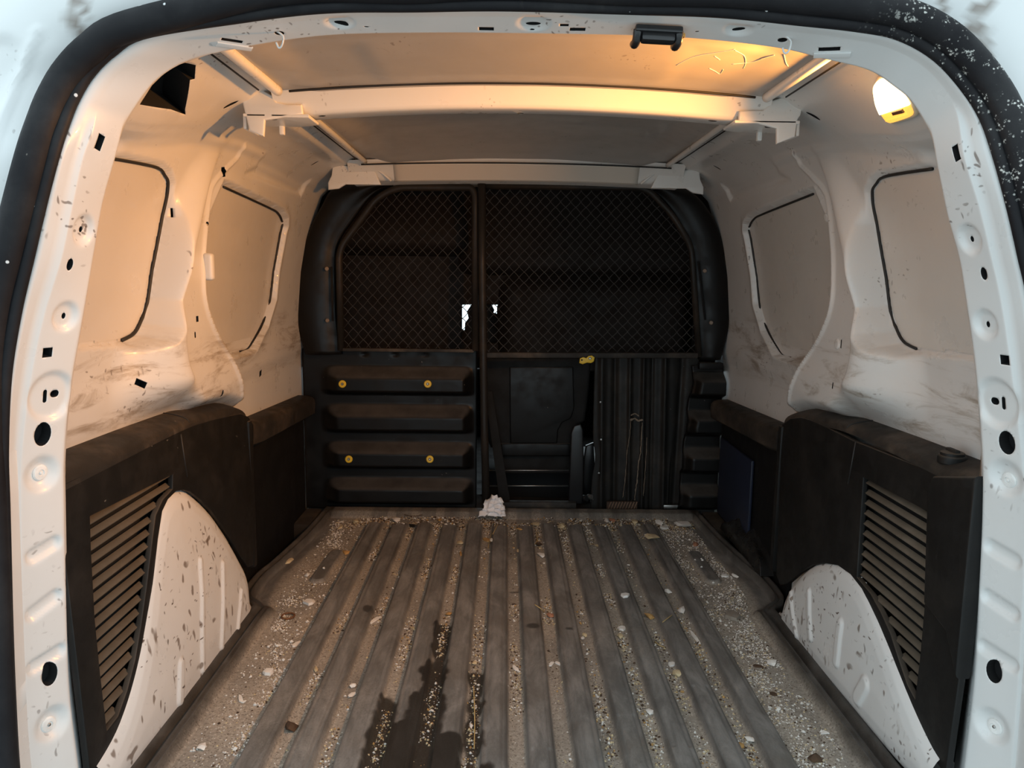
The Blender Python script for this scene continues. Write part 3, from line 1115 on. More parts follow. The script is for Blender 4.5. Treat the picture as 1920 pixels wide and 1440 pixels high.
# holes of the bow: dark elliptical recesses sunk through its lower face
for px, py, rx, ry in ((507, 222, .013, .010), (604, 213, .006, .005), (976, 209, .006, .006), (1336, 223, .008, .006), (1445, 238, .013, .010)):
    pass
C1, C2 = [], []
for px, py, rx, ry in ((604, 217.5, .006, .006), (976, 213, .006, .006), (1336, 227, .008, .006)):
    p = P(px, py, z=1.0445 + float(crown(P(px, py, z=1.04)[0])))
    C1.append(bore(p, (0, 0, -1), rx, ry, .02, 'round', 0, (0, 1, 0)))
cut(bow, C1)
for o in ceil.children:
    if o.name.startswith('bow_bracket_foot'):
        sgn = -1 if o.data.vertices[0].co.x < 0 else 1
        px, py = (507, 222) if sgn < 0 else (1447, 237)
        p = P(px, py, z=1.0195)
        cut(o, [bore(p, (0, 0, -1), .012, .015, .02, 'round', 0, (0, 1, 0))])

# dark joint gaps above the bow and the front header
for y_, z_, x_, k_ in ((1.3765, 1.0765, .40, -.020 / .42 ** 2), (2.196, float(P(960, 305, y=2.19)[2]), .43, -.010 / .45 ** 2)):
    x = np.linspace(-x_, x_, 30)
    tube('joint_gap', np.c_[x, np.full(30, y_), z_ + k_ * x ** 2], .0021, M_SEALLINE, ceil, 6)
# pale scuffs scratched into the roof near the lamp
for pts in ([(1268, 122), (1300, 106), (1345, 98), (1378, 92)], [(1378, 94), (1395, 104), (1398, 118), (1394, 128)], [(1340, 105), (1350, 112)], [(1372, 120), (1410, 116), (1440, 106), (1452, 103)], [(1470, 102), (1474, 118), (1478, 124)], [(1330, 128), (1340, 132), (1350, 138), (1356, 130)]):
    c = catmull([hit(ROOF, *q)[0] + np.array([0, 0, -.0008]) for q in pts], 6)
    tube('scuff_line', c + np.array([0, 0, .0006]), .0006, M_ROOF, ceil, 5)

# ---- floor: metal floor pan and the sunken side wells
FX, FY = np.meshgrid(np.linspace(-.70, .70, 141), np.linspace(.90, 2.60, 171), indexing='ij')
fz = -.012 + .004 * (fbm(FX * 6, FY * 6, 11) - .5)
fz -= .030 * sstep(.60, .64, np.abs(FX)) * sstep(1.70, 1.76, FY)
M_PAN = plastic_mat('dirty_floor_carpet', (0.030, 0.024, 0.019), (0.11, 0.085, 0.06), 0.6, 0.9, False, .3)
FL = np.stack([FX, FY, fz], -1)
fl = solid_grid('floor', FL, FL - np.array([0, 0, .06]), M_PAN)
tag(fl, 'dirty dark van floor pan around the rubber mat', kind='structure')
# bumper sill below the door opening keeps the daylight from under the floor
o = box('trim_1', (0, .98, -.30), (1.5, .16, .50), M_SKIN, None, bev=.03)
tag(o, 'white rear sill panel below the loading edge', kind='structure')

# ---- cab shell in front of the bulkhead
V = []
for c, s in (((-.72, 3.3, .45), (.04, 1.9, 1.5)), ((.72, 3.3, .45), (.04, 1.9, 1.5)), ((0, 3.3, 1.16), (1.5, 1.9, .05)), ((0, 3.3, -.16), (1.5, 1.9, .05)),
             ((0, 4.2, .02), (1.5, .05, .42)), ((0, 4.2, 1.02), (1.5, .05, .36)), ((0, 2.40, 1.12), (1.5, .10, .12)), ((-.70, 2.38, .5), (.05, .06, 1.2)), ((.70, 2.38, .5), (.05, .06, 1.2))):
    V.append(bbox(c, s, None, .004, 1))
cab = add_obj('wall_front', mesh_py(*join_geo(V)), M_CAB, None, angle=40)
tag(cab, 'dark cab shell beyond the bulkhead with the windscreen opening', kind='structure')

# ---- wheel arches: pressed white housings bulging through the trims
ARCH_PX = {-1: [(473, 1175), (475, 1125), (470, 1080), (455, 1048), (437, 1015), (420, 988), (400, 960), (378, 938), (358, 922), (345, 919), (330, 922), (316, 938), (306, 960), (298, 1010), (290, 1080), (280, 1170),
                (268, 1250), (250, 1325), (228, 1385), (197, 1440), (180, 1470), (240, 1475)],
           1: [(1459, 1172), (1458, 1150), (1463, 1128), (1475, 1102), (1498, 1076), (1522, 1061), (1545, 1057), (1568, 1061), (1592, 1078), (1613, 1105), (1632, 1145), (1650, 1190), (1668, 1240), (1690, 1300), (1712, 1355),
               (1735, 1405), (1760, 1445), (1778, 1475), (1712, 1475)]}
ARCH_RIB = {-1: [((374, 1052), (380, 1255), .0085), ((417, 1058), (416, 1212), .0085), ((452, 1108), (446, 1180), .007), ((338, 1245), (338, 1312), .0125)],
            1: [((1481, 1112), (1492, 1192), .008), ((1517, 1110), (1520, 1195), .0095), ((1577, 1170), (1568, 1240), .013), ((1622, 1283), (1607, 1308), .017)]}
ARCH2D = {}


def arch_pt(px, py, s):
    return PL(px, py, (s, 0, -.075), .573)


for s in (-1, 1):
    poly = [tuple(arch_pt(*q, s)[1:]) for q in ARCH_PX[s]]
    poly = [tuple(q) for q in resample(catmull(poly, 5, True), 110, True)]
    ARCH2D[s] = poly
    ya = np.linspace(.99, 1.73, 250)
    za = np.linspace(-.05, .40, 170)
    Y, Z = np.meshgrid(ya, za, indexing='ij')
    sd = poly_sdf(Y, Z, poly)
    X = .573 + .075 * Z + np.interp(sd, [-.2, -.06, -.03, -.014, -.005, 0, .004, .012], [-.004, 0, .001, .004, .0085, .012, .016, .018])
    for a, b, r in ARCH_RIB[s]:
        a2, b2 = arch_pt(*a, s)[1:], arch_pt(*b, s)[1:]
        X -= .0042 * sstep(r, r * .55, seg_dist(Y, Z, a2, b2))
    X -= .0015 * (fbm(Y * 12, Z * 12, 5 + s) - .5)
    G = np.stack([s * X, Y, Z], -1)
    keep = (sd < .001)
    F = grid_faces(*Y.shape, flip=(s < 0))
    F = F[keep.ravel()[F].any(1)]
    used = np.unique(F)
    rem = np.zeros(Y.size, int)
    rem[used] = np.arange(len(used))
    o = add_obj('wheel_arch', fast_mesh(G.reshape(-1, 3)[used], rem[F]), M_ARCH, WALLS[s][0])
    o['label'] = 'white painted wheel arch housing scratched down to brown marks'

# ================================================================== THINGS
# ---- black side trims with louvres


def hline(poly, z):
    ys_ = []
    n_ = len(poly)
    for i in range(n_):
        a, b = poly[i], poly[(i + 1) % n_]
        if (a[1] > z) != (b[1] > z):
            ys_.append(a[0] + (z - a[1]) / (b[1] - a[1]) * (b[0] - a[0]))
    return (min(ys_), max(ys_)) if len(ys_) >= 2 else None


TRIM = {-1: dict(
    top=[(343, 803), (400, 788), (430, 781), (452, 777), (466, 783), (475, 797)], front=[(475, 1058)],
    arch=[(465, 1062), (452, 1042), (434, 1010), (417, 984), (398, 957), (377, 935), (357, 920), (345, 917), (331, 919), (315, 935), (304, 958), (296, 1010), (288, 1080), (278, 1170), (266, 1250), (248, 1323), (226, 1382), (190, 1440)],
    louv=[(168, 966), (326, 887), (325, 918), (306, 938), (293, 967), (284, 1037), (276, 1103), (266, 1173), (255, 1238), (240, 1295), (222, 1345), (200, 1374), (187, 1262), (177, 1160), (170, 1030)]),
    1: dict(
    top=[(1600, 828), (1545, 800), (1520, 789), (1500, 784), (1482, 786), (1467, 797)], front=[(1456, 1078)],
    arch=[(1462, 1095), (1475, 1093), (1498, 1073), (1522, 1058), (1545, 1054), (1570, 1058), (1594, 1075), (1616, 1103), (1635, 1143), (1653, 1188), (1671, 1238), (1693, 1298), (1715, 1353), (1740, 1405), (1768, 1445)],
    louv=[(1617, 893), (1742, 958), (1739, 1030), (1734, 1140), (1726, 1230), (1716, 1316), (1700, 1285), (1683, 1235), (1668, 1188), (1650, 1148), (1632, 1115), (1605, 1083), (1611, 990)])}
for s in (-1, 1):
    T = TRIM[s]
    q = lambda L: [tuple(PL(*p, (s, 0, -.04), .588)[1:]) for p in L]
    MT = Matrix(((0, s * .04, s, s * .593), (1, 0, 0, 0), (0, 1, 0, 0), (0, 0, 0, 1)))
    zc0 = .472 if s < 0 else .475
    out = [(.976, zc0)] + q(T['top']) + q(T['front']) + q(T['arch']) + [(1.02, .0), (.976, .0)]
    hole = q(T['louv'])
    root = empty('side_trim', (s * .605, 1.35, 0))
    if s < 0:
        tag(root, 'black plastic side trim with long louvre below the lamp-lit wall', 'trim panel', 'black lower side trims')
    else:
        tag(root, 'black plastic side trim with louvre, end block and knob on top', 'trim panel', 'black lower side trims')
    face = plate('trim_face', out, [hole], .010, .002, MT, M_PLAST)
    own(root, face)
    # vertical shut line between louvre section and front section
    lx = P(343, 803, x=-.6)[1] if s < 0 else P(1600, 828, x=.6)[1]
    own(root, tube('panel_joint', [(s * .6068, lx + .005, .462), (s * .6035, lx + .015, .38)], .0018, M_SEALLINE, None, 6))
    # dusty rounded ledge along the top
    yy = np.linspace(.976, 1.86, 124)
    zin = smooth_interp(yy, [(.98, zc0), (1.352, zc0 + .001), (1.50, .465), (1.60, .452), (1.69, .432), (1.74, .415), (1.80, .385), (1.90, .36)])
    zout = smooth_interp(yy, [(.98, .499), (1.354, .493), (1.50, .488), (1.609, .479), (1.68, .462), (1.735, .443), (1.80, .415), (1.84, .400), (1.9, .392)])
    G = np.zeros((len(yy), 12, 3))
    for k, (fx, fz) in enumerate([(.0, -.30), (.0, -.10), (.02, .12), (.06, .30), (.14, .48), (.26, .62), (.42, .74), (.6, .85), (.8, .94), (1.0, 1.0), (1.15, 1.0), (1.16, .3)]):
        G[:, k] = np.c_[s * (.6065 + .053 * fx + .026 * sstep(1.70, 1.76, yy) * (1 - min(fx, 1))), yy, zin * (1 - fz) + zout * fz]
    own(root, grid_obj('trim_ledge', G, M_LEDGE, None, flip=(s < 0)))
    seam = G[:, 8][::1]
    i0 = np.argmin(abs(yy - lx - .05))
    own(root, tube('ledge_seam', [tuple(G[i0, k] + np.array([0, .0, .0006])) for k in range(2, 10)], .0012, M_SEALLINE, None, 6))
    # front end return of the trim
    own(root, box('trim_end', (s * .632, 1.712, .245), (.066, .022, .345), M_PLAST, bev=.006))
    # louvre: backing and separate slats
    hp = [(a, b) for a, b in hole]
    back = plate('louvre_backing', [(.985, .06), (1.34, .06), (1.34, .43), (.985, .43)], [], .004, .001, MX(s * .634), M_CAVITY)
    own(root, back)
    z = max(b for a, b in hp) - .014
    zmin = min(b for a, b in hp)
    first = None
    while z > zmin + .004:
        r = hline(hp, z)
        if r and r[1] - r[0] > .008:
            L = r[1] - r[0] + .006
            rot = Matrix.Rotation(s * radians(-31), 3, 'Y')
            o = box('slat', (s * (.599 + .04 * z), (r[0] + r[1]) / 2, z), (.0112, L, .0028), M_SLAT, None, rot, .0008)
            own(root, o)
        z -= .0184 if s < 0 else .0179
    # low front ledge beyond the trim, and the liner of the dark side well under it
    ly = np.linspace(1.755, 2.335, 30)
    zt = np.interp(ly, [1.75, 1.84, 2.335], [.405, .395, .372])
    pr = [(.667, .004), (.632, .002), (.618, -.002), (.611, -.010), (.609, -.020), (.611, -.052), (.622, -.060), (.667, -.060)]
    G = np.array([[(s * a, y_, z_ + b) for a, b in pr] for y_, z_ in zip(ly, zt)])
    V = G.reshape(-1, 3)
    F = grid_faces(len(ly), len(pr), cv=True, flip=(s > 0)).tolist() + [list(range(len(pr))), [(len(ly) - 1) * len(pr) + k for k in range(len(pr))]]
    own(root, add_obj('front_ledge', mesh_py(V, F), M_LEDGE, None, angle=40))
    own(root, box('well_liner', (s * .648, 2.02, .155), (.012, .60, .37), M_WELL, bev=.003))
    own(root, box('well_foot', (s * .645, 2.26, -.008), (.10, .16, .05), M_PAN, bev=.012))
    if s > 0:
        # raised end block and round knob
        pts = [tuple(P(*k, x=.592)[1:]) for k in [(1838, 1275), (1775, 1180), (1735, 1128), (1742, 912), (1750, 899), (1842, 908)]]
        pts[0], pts[-1] = (.979, pts[0][1] - .01), (.979, pts[-1][1])
        own(root, plate('end_block', pts[::-1], [], .024, .005, MX(.603), M_PLAST))
        kp = P(1785, 862, z=.492)
        M = Matrix.Translation(kp)
        knob = lathe('ledge_knob', [(.0195, -.004), (.0195, .004), (.0175, .007), (.0165, .007), (.016, .011), (.013, .0125), (.0003, .0125)], M_PLAST, None, 28, M)
        own(root, knob)
        own(root, box('knob_grip', tuple(kp + np.array([0, 0, .0135])), (.008, .026, .006), M_LEDGE, bev=.002))

# dark navy panel and crumpled black sheet in the right side well
o = box('blue_panel', (.634, 2.135, .150), (.008, .30, .235), M_NAVY, bev=.003)
tag(o, 'dark navy blue panel standing in the well behind the right trim', 'panel')
u = np.linspace(-1, 1, 46)
U, Vv = np.meshgrid(u, u, indexing='ij')
hx = .640 + .032 * U * 1.0
hy = 1.985 + .18 * Vv
bump = np.clip(1 - np.maximum(abs(U), abs(Vv)) ** 2.2, 0, 1)
hz = .021 + bump ** .5 * (.035 + .045 * fbm(hx * 22, hy * 16, 31) + .035 * sstep(-.3, .9, U)) + .012 * np.abs(fbm(hx * 50, hy * 40, 32, 3) - .5) * bump
G = np.stack([hx, hy, hz], -1)
M_BAG = plastic_mat('black_crumpled_film', (0.012, 0.012, 0.012), (0.06, 0.055, 0.05), 0.35, 0.30, True, 0)
o = grid_obj('plastic_sheet', G, M_BAG)
tag(o, 'crumpled black plastic sheet with crumbs in the right side well', 'sheet')

# ---- ribbed rubber mat
PITCH = .0745


def mat_edge(y):
    return smooth_interp(y, [(.9, .581), (1.55, .581), (1.63, .584), (1.69, .626), (1.80, .632), (1.90, .618), (2.10, .597), (2.30, .588), (2.40, .585)])


PADS = [(P(597, 1088, z=0)[:2], P(630, 1040, z=0)[:2]), (P(1302, 1042, z=0)[:2], P(1336, 1090, z=0)[:2])]


def mat_z(x, y, full=False):
    ax = np.abs(x)
    dg = np.abs(((x / PITCH + .5) % 1) - .5) * PITCH
    inrib = sstep(.432, .428, ax)
    wob = .0012 * (fbm(x * 7, y * 9, 41) - .5) * 2
    end = sstep(2.245, 2.205, y + .02 * (vnoise(x * 20, y * 0, 9) - .5))
    rib = sstep(.0125 + wob, .0180 + wob, dg) * inrib * end
    z = .0145 * rib + .0016 * rib * np.cos((dg - PITCH / 2) * 60)
    # worn kink on the flank of each rib
    z = z - .0026 * np.exp(-((dg - .024) / .0028) ** 2) * inrib * end * (np.sin(np.floor(x / PITCH) * 3 + y * 3) > -.2)
    for a, b in PADS:
        z = z + .009 * sstep(.021, .015, seg_dist(x, y, a, b))
    E_ = mat_edge(y)
    di = E_ - ax
    near = sstep(1.66, 1.60, y)
    lip = near * (.020 * sstep(.050, .038, di) - .013 * np.exp(-((di - .018) / .0055) ** 2) - .004 * np.exp(-((di - .034) / .003) ** 2)) + (1 - near) * (.018 * sstep(.030, .020, di) - .007 * np.exp(-((di - .012) / .004) ** 2))
    fl_ = .017 * sstep(2.285, 2.315, y)
    z = z + np.maximum(lip, fl_)
    z = z + .006 * np.exp(-(((ax - .55) / .03) ** 2 + ((y - 1.80) / .14) ** 2))
    z = z + .0014 * (fbm(x * 30, y * 18, 51, 3) - .5)
    if full:
        return z, dg, rib, di
    return z


ty = np.linspace(.955, 2.352, 400)
tx = np.linspace(-1, 1, 440)
TY, TX = np.meshgrid(ty, tx, indexing='ij')
MXX = TX * mat_edge(TY)
MZ, DG, RIB, DI = mat_z(MXX, TY, True)
MG = np.stack([MXX, TY, MZ], -1)
MB = MG.copy()
MB[..., 2] = -.006
axx = np.abs(MXX)
n1, n2, n3 = fbm(MXX * 22, TY * 9, 61), fbm(MXX * 60, TY * 40, 62), fbm(MXX * 5, TY * 4, 63)
groove = sstep(.0165, .0115, DG + .003 * (n2 - .5)) * sstep(.425, .415, axx)
strip = sstep(.428, .440, axx + .01 * (n1 - .5)) * sstep(.030, .050, DI + .012 * (n1 - .5) - .02 * sstep(1.62, 1.7, TY))
dust = np.clip(groove * (.55 + .9 * (n1 - .4)) + strip * (.62 + .8 * (n1 - .45)) + .10 * n3 + .22 * sstep(.55, .8, n3) * (n2), 0, 1)
dust = np.maximum(dust, .5 * sstep(2.19, 2.24, TY) * n1 * 1.3)
for a, b in PADS:
    dust = dust * sstep(.012, .022, seg_dist(MXX, TY, a, b))
wet = np.full(MXX.shape, 9.0)  # mask for wet stains, dark lip rubber and the ribs' painted shade
for a, b, r in [((-.149, .9), (-.149, 1.55), .0155), ((-.152, .9), (-.151, 1.38), .024), ((-.155, .9), (-.152, 1.25), .036), ((-.0745, .9), (-.0745, 1.35), .0135), ((-.2235, .9), (-.2235, 1.26), .0155),
                ((-.205, .9), (-.19, 1.15), .035), ((-.10, .9), (-.115, 1.13), .032), ((-.06, .9), (-.062, 1.06), .02)]:
    wet = np.minimum(wet, seg_dist(MXX, TY, a, b) - r)
wl_ = fbm(MXX * 26 + 3, TY * 20 + 7, 66, 4)
wet = sstep(.006, -.003, wet + .036 * (wl_ - .5) + .010 * (n2 - .5))
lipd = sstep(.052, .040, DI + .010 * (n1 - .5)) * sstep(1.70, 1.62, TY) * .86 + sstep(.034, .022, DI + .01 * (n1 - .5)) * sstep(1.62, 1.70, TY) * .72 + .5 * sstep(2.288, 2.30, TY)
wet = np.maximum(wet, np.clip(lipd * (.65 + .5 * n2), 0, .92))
# flanks and shoulders of the ribs: their shade painted as dark lines
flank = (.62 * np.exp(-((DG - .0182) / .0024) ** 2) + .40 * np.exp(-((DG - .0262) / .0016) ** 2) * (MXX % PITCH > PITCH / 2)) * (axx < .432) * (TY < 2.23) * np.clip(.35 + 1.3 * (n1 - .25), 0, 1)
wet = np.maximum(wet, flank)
for px, py, rx, ry in ((1000, 1180, .016, .014), (690, 1147, .014, .020), (1067, 1185, .008, .006), (965, 1105, .012, .004)):   # isolated stains
    p = P(px, py, z=.008)
    d = np.hypot((MXX - p[0]) / rx, (TY - p[1]) / ry)
    wet = np.maximum(wet, .75 * sstep(1.15, .75, d + .7 * (n1 - .5)))
me = None
mat = solid_grid('cargo_mat', MG, MB, None, None, flip=True)
me = mat.data
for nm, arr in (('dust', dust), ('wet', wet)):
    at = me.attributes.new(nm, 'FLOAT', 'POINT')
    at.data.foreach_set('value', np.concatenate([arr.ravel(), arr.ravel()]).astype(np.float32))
t = NT('ribbed_rubber')
ad, aw = t.n('ShaderNodeAttribute', attribute_name='dust').outputs['Fac'], t.n('ShaderNodeAttribute', attribute_name='wet').outputs['Fac']
rub = t.mix(t.ramp(t.noise(1.0, 6, .7, t.mapping((26, 7, 1)), .5), .35, .75), (0.098, 0.094, 0.088), (0.232, 0.224, 0.211))
rub = t.mix(t.ramp(t.noise(5, 3), .5, .7, 0, .5), rub, (0.095, 0.081, 0.066))
dst = t.mix(t.ramp(t.noise(160, 5, .8), .35, .7), (0.28, 0.245, 0.20), (0.46, 0.42, 0.36))
spk = t.n('ShaderNodeTexVoronoi')
spk.inputs['Scale'].default_value = 420
t.l(t.co, spk.inputs['Vector'])
sc_ = t.n('ShaderNodeSeparateColor')
t.l(spk.outputs['Color'], sc_.inputs[0])
dst = t.mix(t.ramp(sc_.outputs[0], .88, .92, 0, .6), dst, (0.07, 0.05, 0.035))
dst = t.mix(t.ramp(sc_.outputs[1], .92, .95, 0, .7), dst, (0.58, 0.53, 0.45))
c = t.mix(ad, rub, dst)
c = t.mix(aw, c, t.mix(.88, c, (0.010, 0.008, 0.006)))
t.l(c, t.b.inputs['Base Color'])
t.l(t.ramp(aw, 0, 1, .82, .42), t.b.inputs['Roughness'])
bp = t.n('ShaderNodeBump')
bp.inputs['Strength'].default_value = .35
bp.inputs['Distance'].default_value = .002
t.l(t.noise(240, 4, .7), bp.inputs['Height'])
t.l(bp.outputs[0], t.b.inputs['Normal'])
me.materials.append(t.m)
tag(mat, 'worn dark rubber floor mat with long ribs and sandy grooves', 'mat')

# ---- courtesy lamp on the right rear rail
lamp = empty('cargo_lamp', tuple(P(1683, 185, x=.515)))
tag(lamp, 'lit cargo lamp with amber lens on the right roof rail', 'lamp')
LP = [(1652, 172), (1651, 155), (1660, 143), (1676, 142), (1690, 150), (1703, 168), (1718, 195), (1721, 206), (1712, 212), (1685, 221), (1676, 222), (1668, 215), (1661, 203), (1655, 188)]
pc, nl = hit(GR, 1683, 185)
nl = np.array(nl)
plane = lambda px, py, k=0: PL(px, py, nl, nl @ pc + k)
eu = plane(1720, 205) - plane(1668, 221)
eu /= np.linalg.norm(eu)
ev = np.cross(nl, eu)
ML = Matrix(((eu[0], ev[0], nl[0], pc[0]), (eu[1], ev[1], nl[1], pc[1]), (eu[2], ev[2], nl[2], pc[2]), (0, 0, 0, 1)))
to2 = lambda pts: [((plane(*q_) - pc) @ eu, (plane(*q_) - pc) @ ev) for q_ in pts]
outl = [tuple(q_) for q_ in resample(catmull(to2(LP), 4, True), 40, True)]
if sum(a[0] * b[1] - b[0] * a[1] for a, b in zip(outl, outl[1:] + outl[:1])) < 0:
    outl = outl[::-1]
cen = np.mean(outl, 0)
scal = lambda k: [tuple(cen + (np.array(a) - cen) * k) for a in outl]
M_HOUS = simple_mat('lamp_housing_plastic', (0.62, 0.55, 0.42), .5)
t = NT('amber_lens_lit')
t.b.inputs['Base Color'].default_value = (.9, .55, .15, 1)
t.b.inputs['Emission Color'].default_value = (1.0, .50, .07, 1)
t.b.inputs['Emission Strength'].default_value = 1.1
M_AMBER = t.m
t = NT('bright_lens_lit')
t.b.inputs['Base Color'].default_value = (1, .85, .6, 1)
t.b.inputs['Emission Color'].default_value = (1.0, .72, .36, 1)
t.b.inputs['Emission Strength'].default_value = 6.0
M_LIT = t.m
own(lamp, plate('lamp_housing', scal(1.06), [], .008, .003, ML @ Matrix.Translation((0, 0, .003)), M_HOUS))
# lens split by the line between the bright bulb field and the ribbed field with the switch
a2, b2 = to2([(1662, 203)])[0], to2([(1708, 187)])[0]
nn = np.array([-(b2[1] - a2[1]), b2[0] - a2[0]])


def clip_poly(poly, a, n, sgn):
    out_ = []
    for i in range(len(poly)):
        p0, p1 = np.array(poly[i]), np.array(poly[(i + 1) % len(poly)])
        d0, d1 = sgn * (p0 - a) @ n, sgn * (p1 - a) @ n
        if d0 >= 0:
            out_.append(tuple(p0))
        if d0 * d1 < 0:
            out_.append(tuple(p0 + (p1 - p0) * d0 / (d0 - d1)))
    return out_


le = scal(.95)
top_is = 1 if (np.array(to2([(1670, 155)])[0]) - a2) @ nn > 0 else -1
own(lamp, plate('bright_lens', clip_poly(le, np.array(a2), nn, top_is), [], .008, .003, ML @ Matrix.Translation((0, 0, .009)), M_LIT))
own(lamp, plate('ribbed_lens', clip_poly(le, np.array(a2), nn, -top_is), [], .006, .002, ML @ Matrix.Translation((0, 0, .008)), M_AMBER))
for k in range(7):
    f = .12 + k * .125
    pa, pb = np.array(to2([(1664 + 8 * f, 205 + 16 * f)])[0]), np.array(to2([(1709 + 9 * f, 190 + 16 * f)])[0])
    d = pb - pa
    pts = [pa + d * .05, pb - d * .06]
    o = tube('lens_rib', [tuple((ML @ Vector((p_[0], p_[1], .0112)))) for p_ in pts], .0007, M_AMBER, None, 6)
    own(lamp, o)
sw = to2([(1690, 204), (1688, 200), (1706, 195), (1709, 199)])
if sum(a[0] * b[1] - b[0] * a[1] for a, b in zip(sw, sw[1:] + sw[:1])) < 0:
    sw = sw[::-1]
own(lamp, plate('lamp_switch', sw, [], .004, .0008, ML @ Matrix.Translation((0, 0, .0125)), simple_mat('brown_switch', (.12, .06, .03), .5)))
li = bpy.data.lights.new('lamp_bulb', 'AREA')
li.shape = 'DISK'
li.size = .045
li.spread = radians(118)
li.energy = LAMP_POWER
li.color = LAMP_COLOR
lo = bpy.data.objects.new('lamp_bulb', li)
COL.objects.link(lo)
lo.location = tuple(plane(1676, 178) + nl * .022)
lo.rotation_euler = Vector((-.90, .27, -.20)).to_track_quat('-Z', 'Y').to_euler()
own(lamp, lo)

# ---- black door striker on the header
st = empty('door_striker', tuple(on_frame(1233, 50)[0]))
tag(st, 'black steel door striker with two posts on the header', 'striker')
p, n = on_frame(1233, 52)
ex = on_frame(1260, 54)[0] - on_frame(1206, 51)[0]
ex /= np.linalg.norm(ex)
ey = np.cross(n, ex)
MS = Matrix(((ex[0], ey[0], n[0], p[0]), (ex[1], ey[1], n[1], p[1]), (ex[2], ey[2], n[2], p[2]), (0, 0, 0, 1)))


def loc(o, M):
    o.data.transform(M)
    return o


sg_ = 1 if (np.array(ey)[2] > 0) else -1
own(st, loc(box('striker_plate', (0, sg_ * .002, .006), (.056, .020, .008), M_BLACK, bev=.0025), MS))
own(st, loc(box('striker_bar', (0, sg_ * .002, .013), (.040, .014, .012), M_BLACK, bev=.004), MS))
for s in (-1, 1):
    c = catmull([(s * .0245, sg_ * .006, .006), (s * .0245, sg_ * .001, .015), (s * .0245, -sg_ * .010, .016), (s * .0245, -sg_ * .017, .013)], 6)
    own(st, loc(tube('striker_post', c, np.r_[np.full(len(c) - 2, .0052), .0045, .003], M_BLACK, None, 12), MS))
own(st, loc(lathe('striker_bolt', [(.0032, 0), (.0032, .003), (.002, .004), (.0003, .004)], simple_mat('brass_bolt', (.55, .38, .12), .35, .9), None, 10, Matrix.Translation((.030, 0, .006))), MS))

# ---- bulkhead
BY = 2.34
B = lambda px, py, y=BY: P(px, py, y=y)
B2 = lambda px, py, y=BY: (P(px, py, y=y)[0], P(px, py, y=y)[2])
bulk = empty('bulkhead', (0, BY, 0))
tag(bulk, 'black steel and moulded bulkhead with wire mesh left of the pole', 'bulkhead')
WING = {-1: ([(572, 665), (556, 600), (555, 545), (563, 490), (580, 430), (603, 385), (622, 355), (660, 345), (735, 343)], [(640, 665), (631, 600), (629, 545), (628, 490), (634, 452), (660, 412), (690, 372), (715, 353), (738, 350)]),
        1: ([(1352, 675), (1366, 615), (1368, 560), (1363, 500), (1350, 435), (1328, 392), (1300, 362), (1265, 350), (1205, 344)], [(1312, 675), (1307, 615), (1304, 560), (1300, 500), (1292, 455), (1270, 410), (1245, 375), (1222, 355), (1202, 350)])}
for s in (-1, 1):
    o_, i_ = WING[s]
    co_ = resample(catmull([B(*q) for q in o_], 8), 50)
    ci_ = resample(catmull([B(*q) for q in i_], 8), 50)
    v = np.linspace(0, 1, 14)
    G = co_[:, None] * (1 - v)[None, :, None] + ci_[:, None] * v[None, :, None]
    G[..., 1] += (.004 - .014 * np.sin(np.clip(v * 1.15, 0, 1) * pi) ** .8)[None, :]
    own(bulk, solid_grid('wing_panel', G, G + np.array([0, .02, 0]), M_BULK, flip=(s < 0)))
    for px, py in ((613, 504), (614, 601)) if s < 0 else ((1321, 508), (1333, 605)):
        p = B(px, py, 2.325)
        own(bulk, lathe('fixing_clip', [(.006, 0), (.006, .004), (.004, .006), (.0003, .006)], simple_mat('dull_tan_clip', (.22, .17, .13), .6), None, 14, align(p, (0, -1, 0))))
    # recessed slot line of the wing
    a, b = ((622, 500), (624, 602)) if s < 0 else ((1309, 490), (1322, 600))
    own(bulk, tube('wing_slot', [tuple(B(*a, 2.33)), tuple(B(*b, 2.33))], .003, M_CAVITY, None, 8))


def ridged(X, Z, bands, m):
    y = np.full(X.shape, 2.368)
    for zt, zb in bands:
        p = sstep(zt, zb, Z) * sstep(zb - .052, zb - .034, Z)
        y = y - .040 * p * m
    return y


zz = lambda py: float(B(760, py, 2.345)[2])
gx = np.linspace(B(566, 800)[0], B(893, 800)[0], 110)
gz = np.linspace(zz(657), zz(958), 190)
X, Z = np.meshgrid(gx, gz, indexing='ij')
xl = B(606, 800)[0]
m = sstep(xl - .012, xl + .05, X + .25 * (Z - .35) * 0) * sstep(B(890, 800)[0], B(866, 800)[0], X)
Y = ridged(X, Z, [(zz(686), zz(712)), (zz(758), zz(784)), (zz(829), zz(852)), (zz(897), zz(919))], m)
for px in (680, 738, 796):
    Y += .004 * np.exp(-(((X - B(px, 668)[0]) / .009) ** 2 + ((Z - zz(667)) / .006) ** 2))
Y += .0012 * (fbm(X * 14, Z * 20, 71) - .5)
G = np.stack([X, Y, Z], -1)
own(bulk, solid_grid('lower_panel', G, G + np.array([0, .03, 0]), M_BULK, flip=True))
for px, py in ((642, 720), (802, 720), (654, 861), (806, 861)):
    p = B(px, py, 2.3265)
    w_ = lathe('washer', [(.0115, -.002), (.0115, .001), (.0095, .0025), (.0045, .0025), (.0040, .0012), (.0003, .0012)], M_YELLOW, None, 24, align(p, (0, -1, .12)))
    own(bulk, w_)
    b_ = lathe('bolt', [(.0042, 0), (.0042, .0035), (.0025, .005), (.0003, .005)], M_STEEL, w_, 6, align(p, (0, -1, .12)))
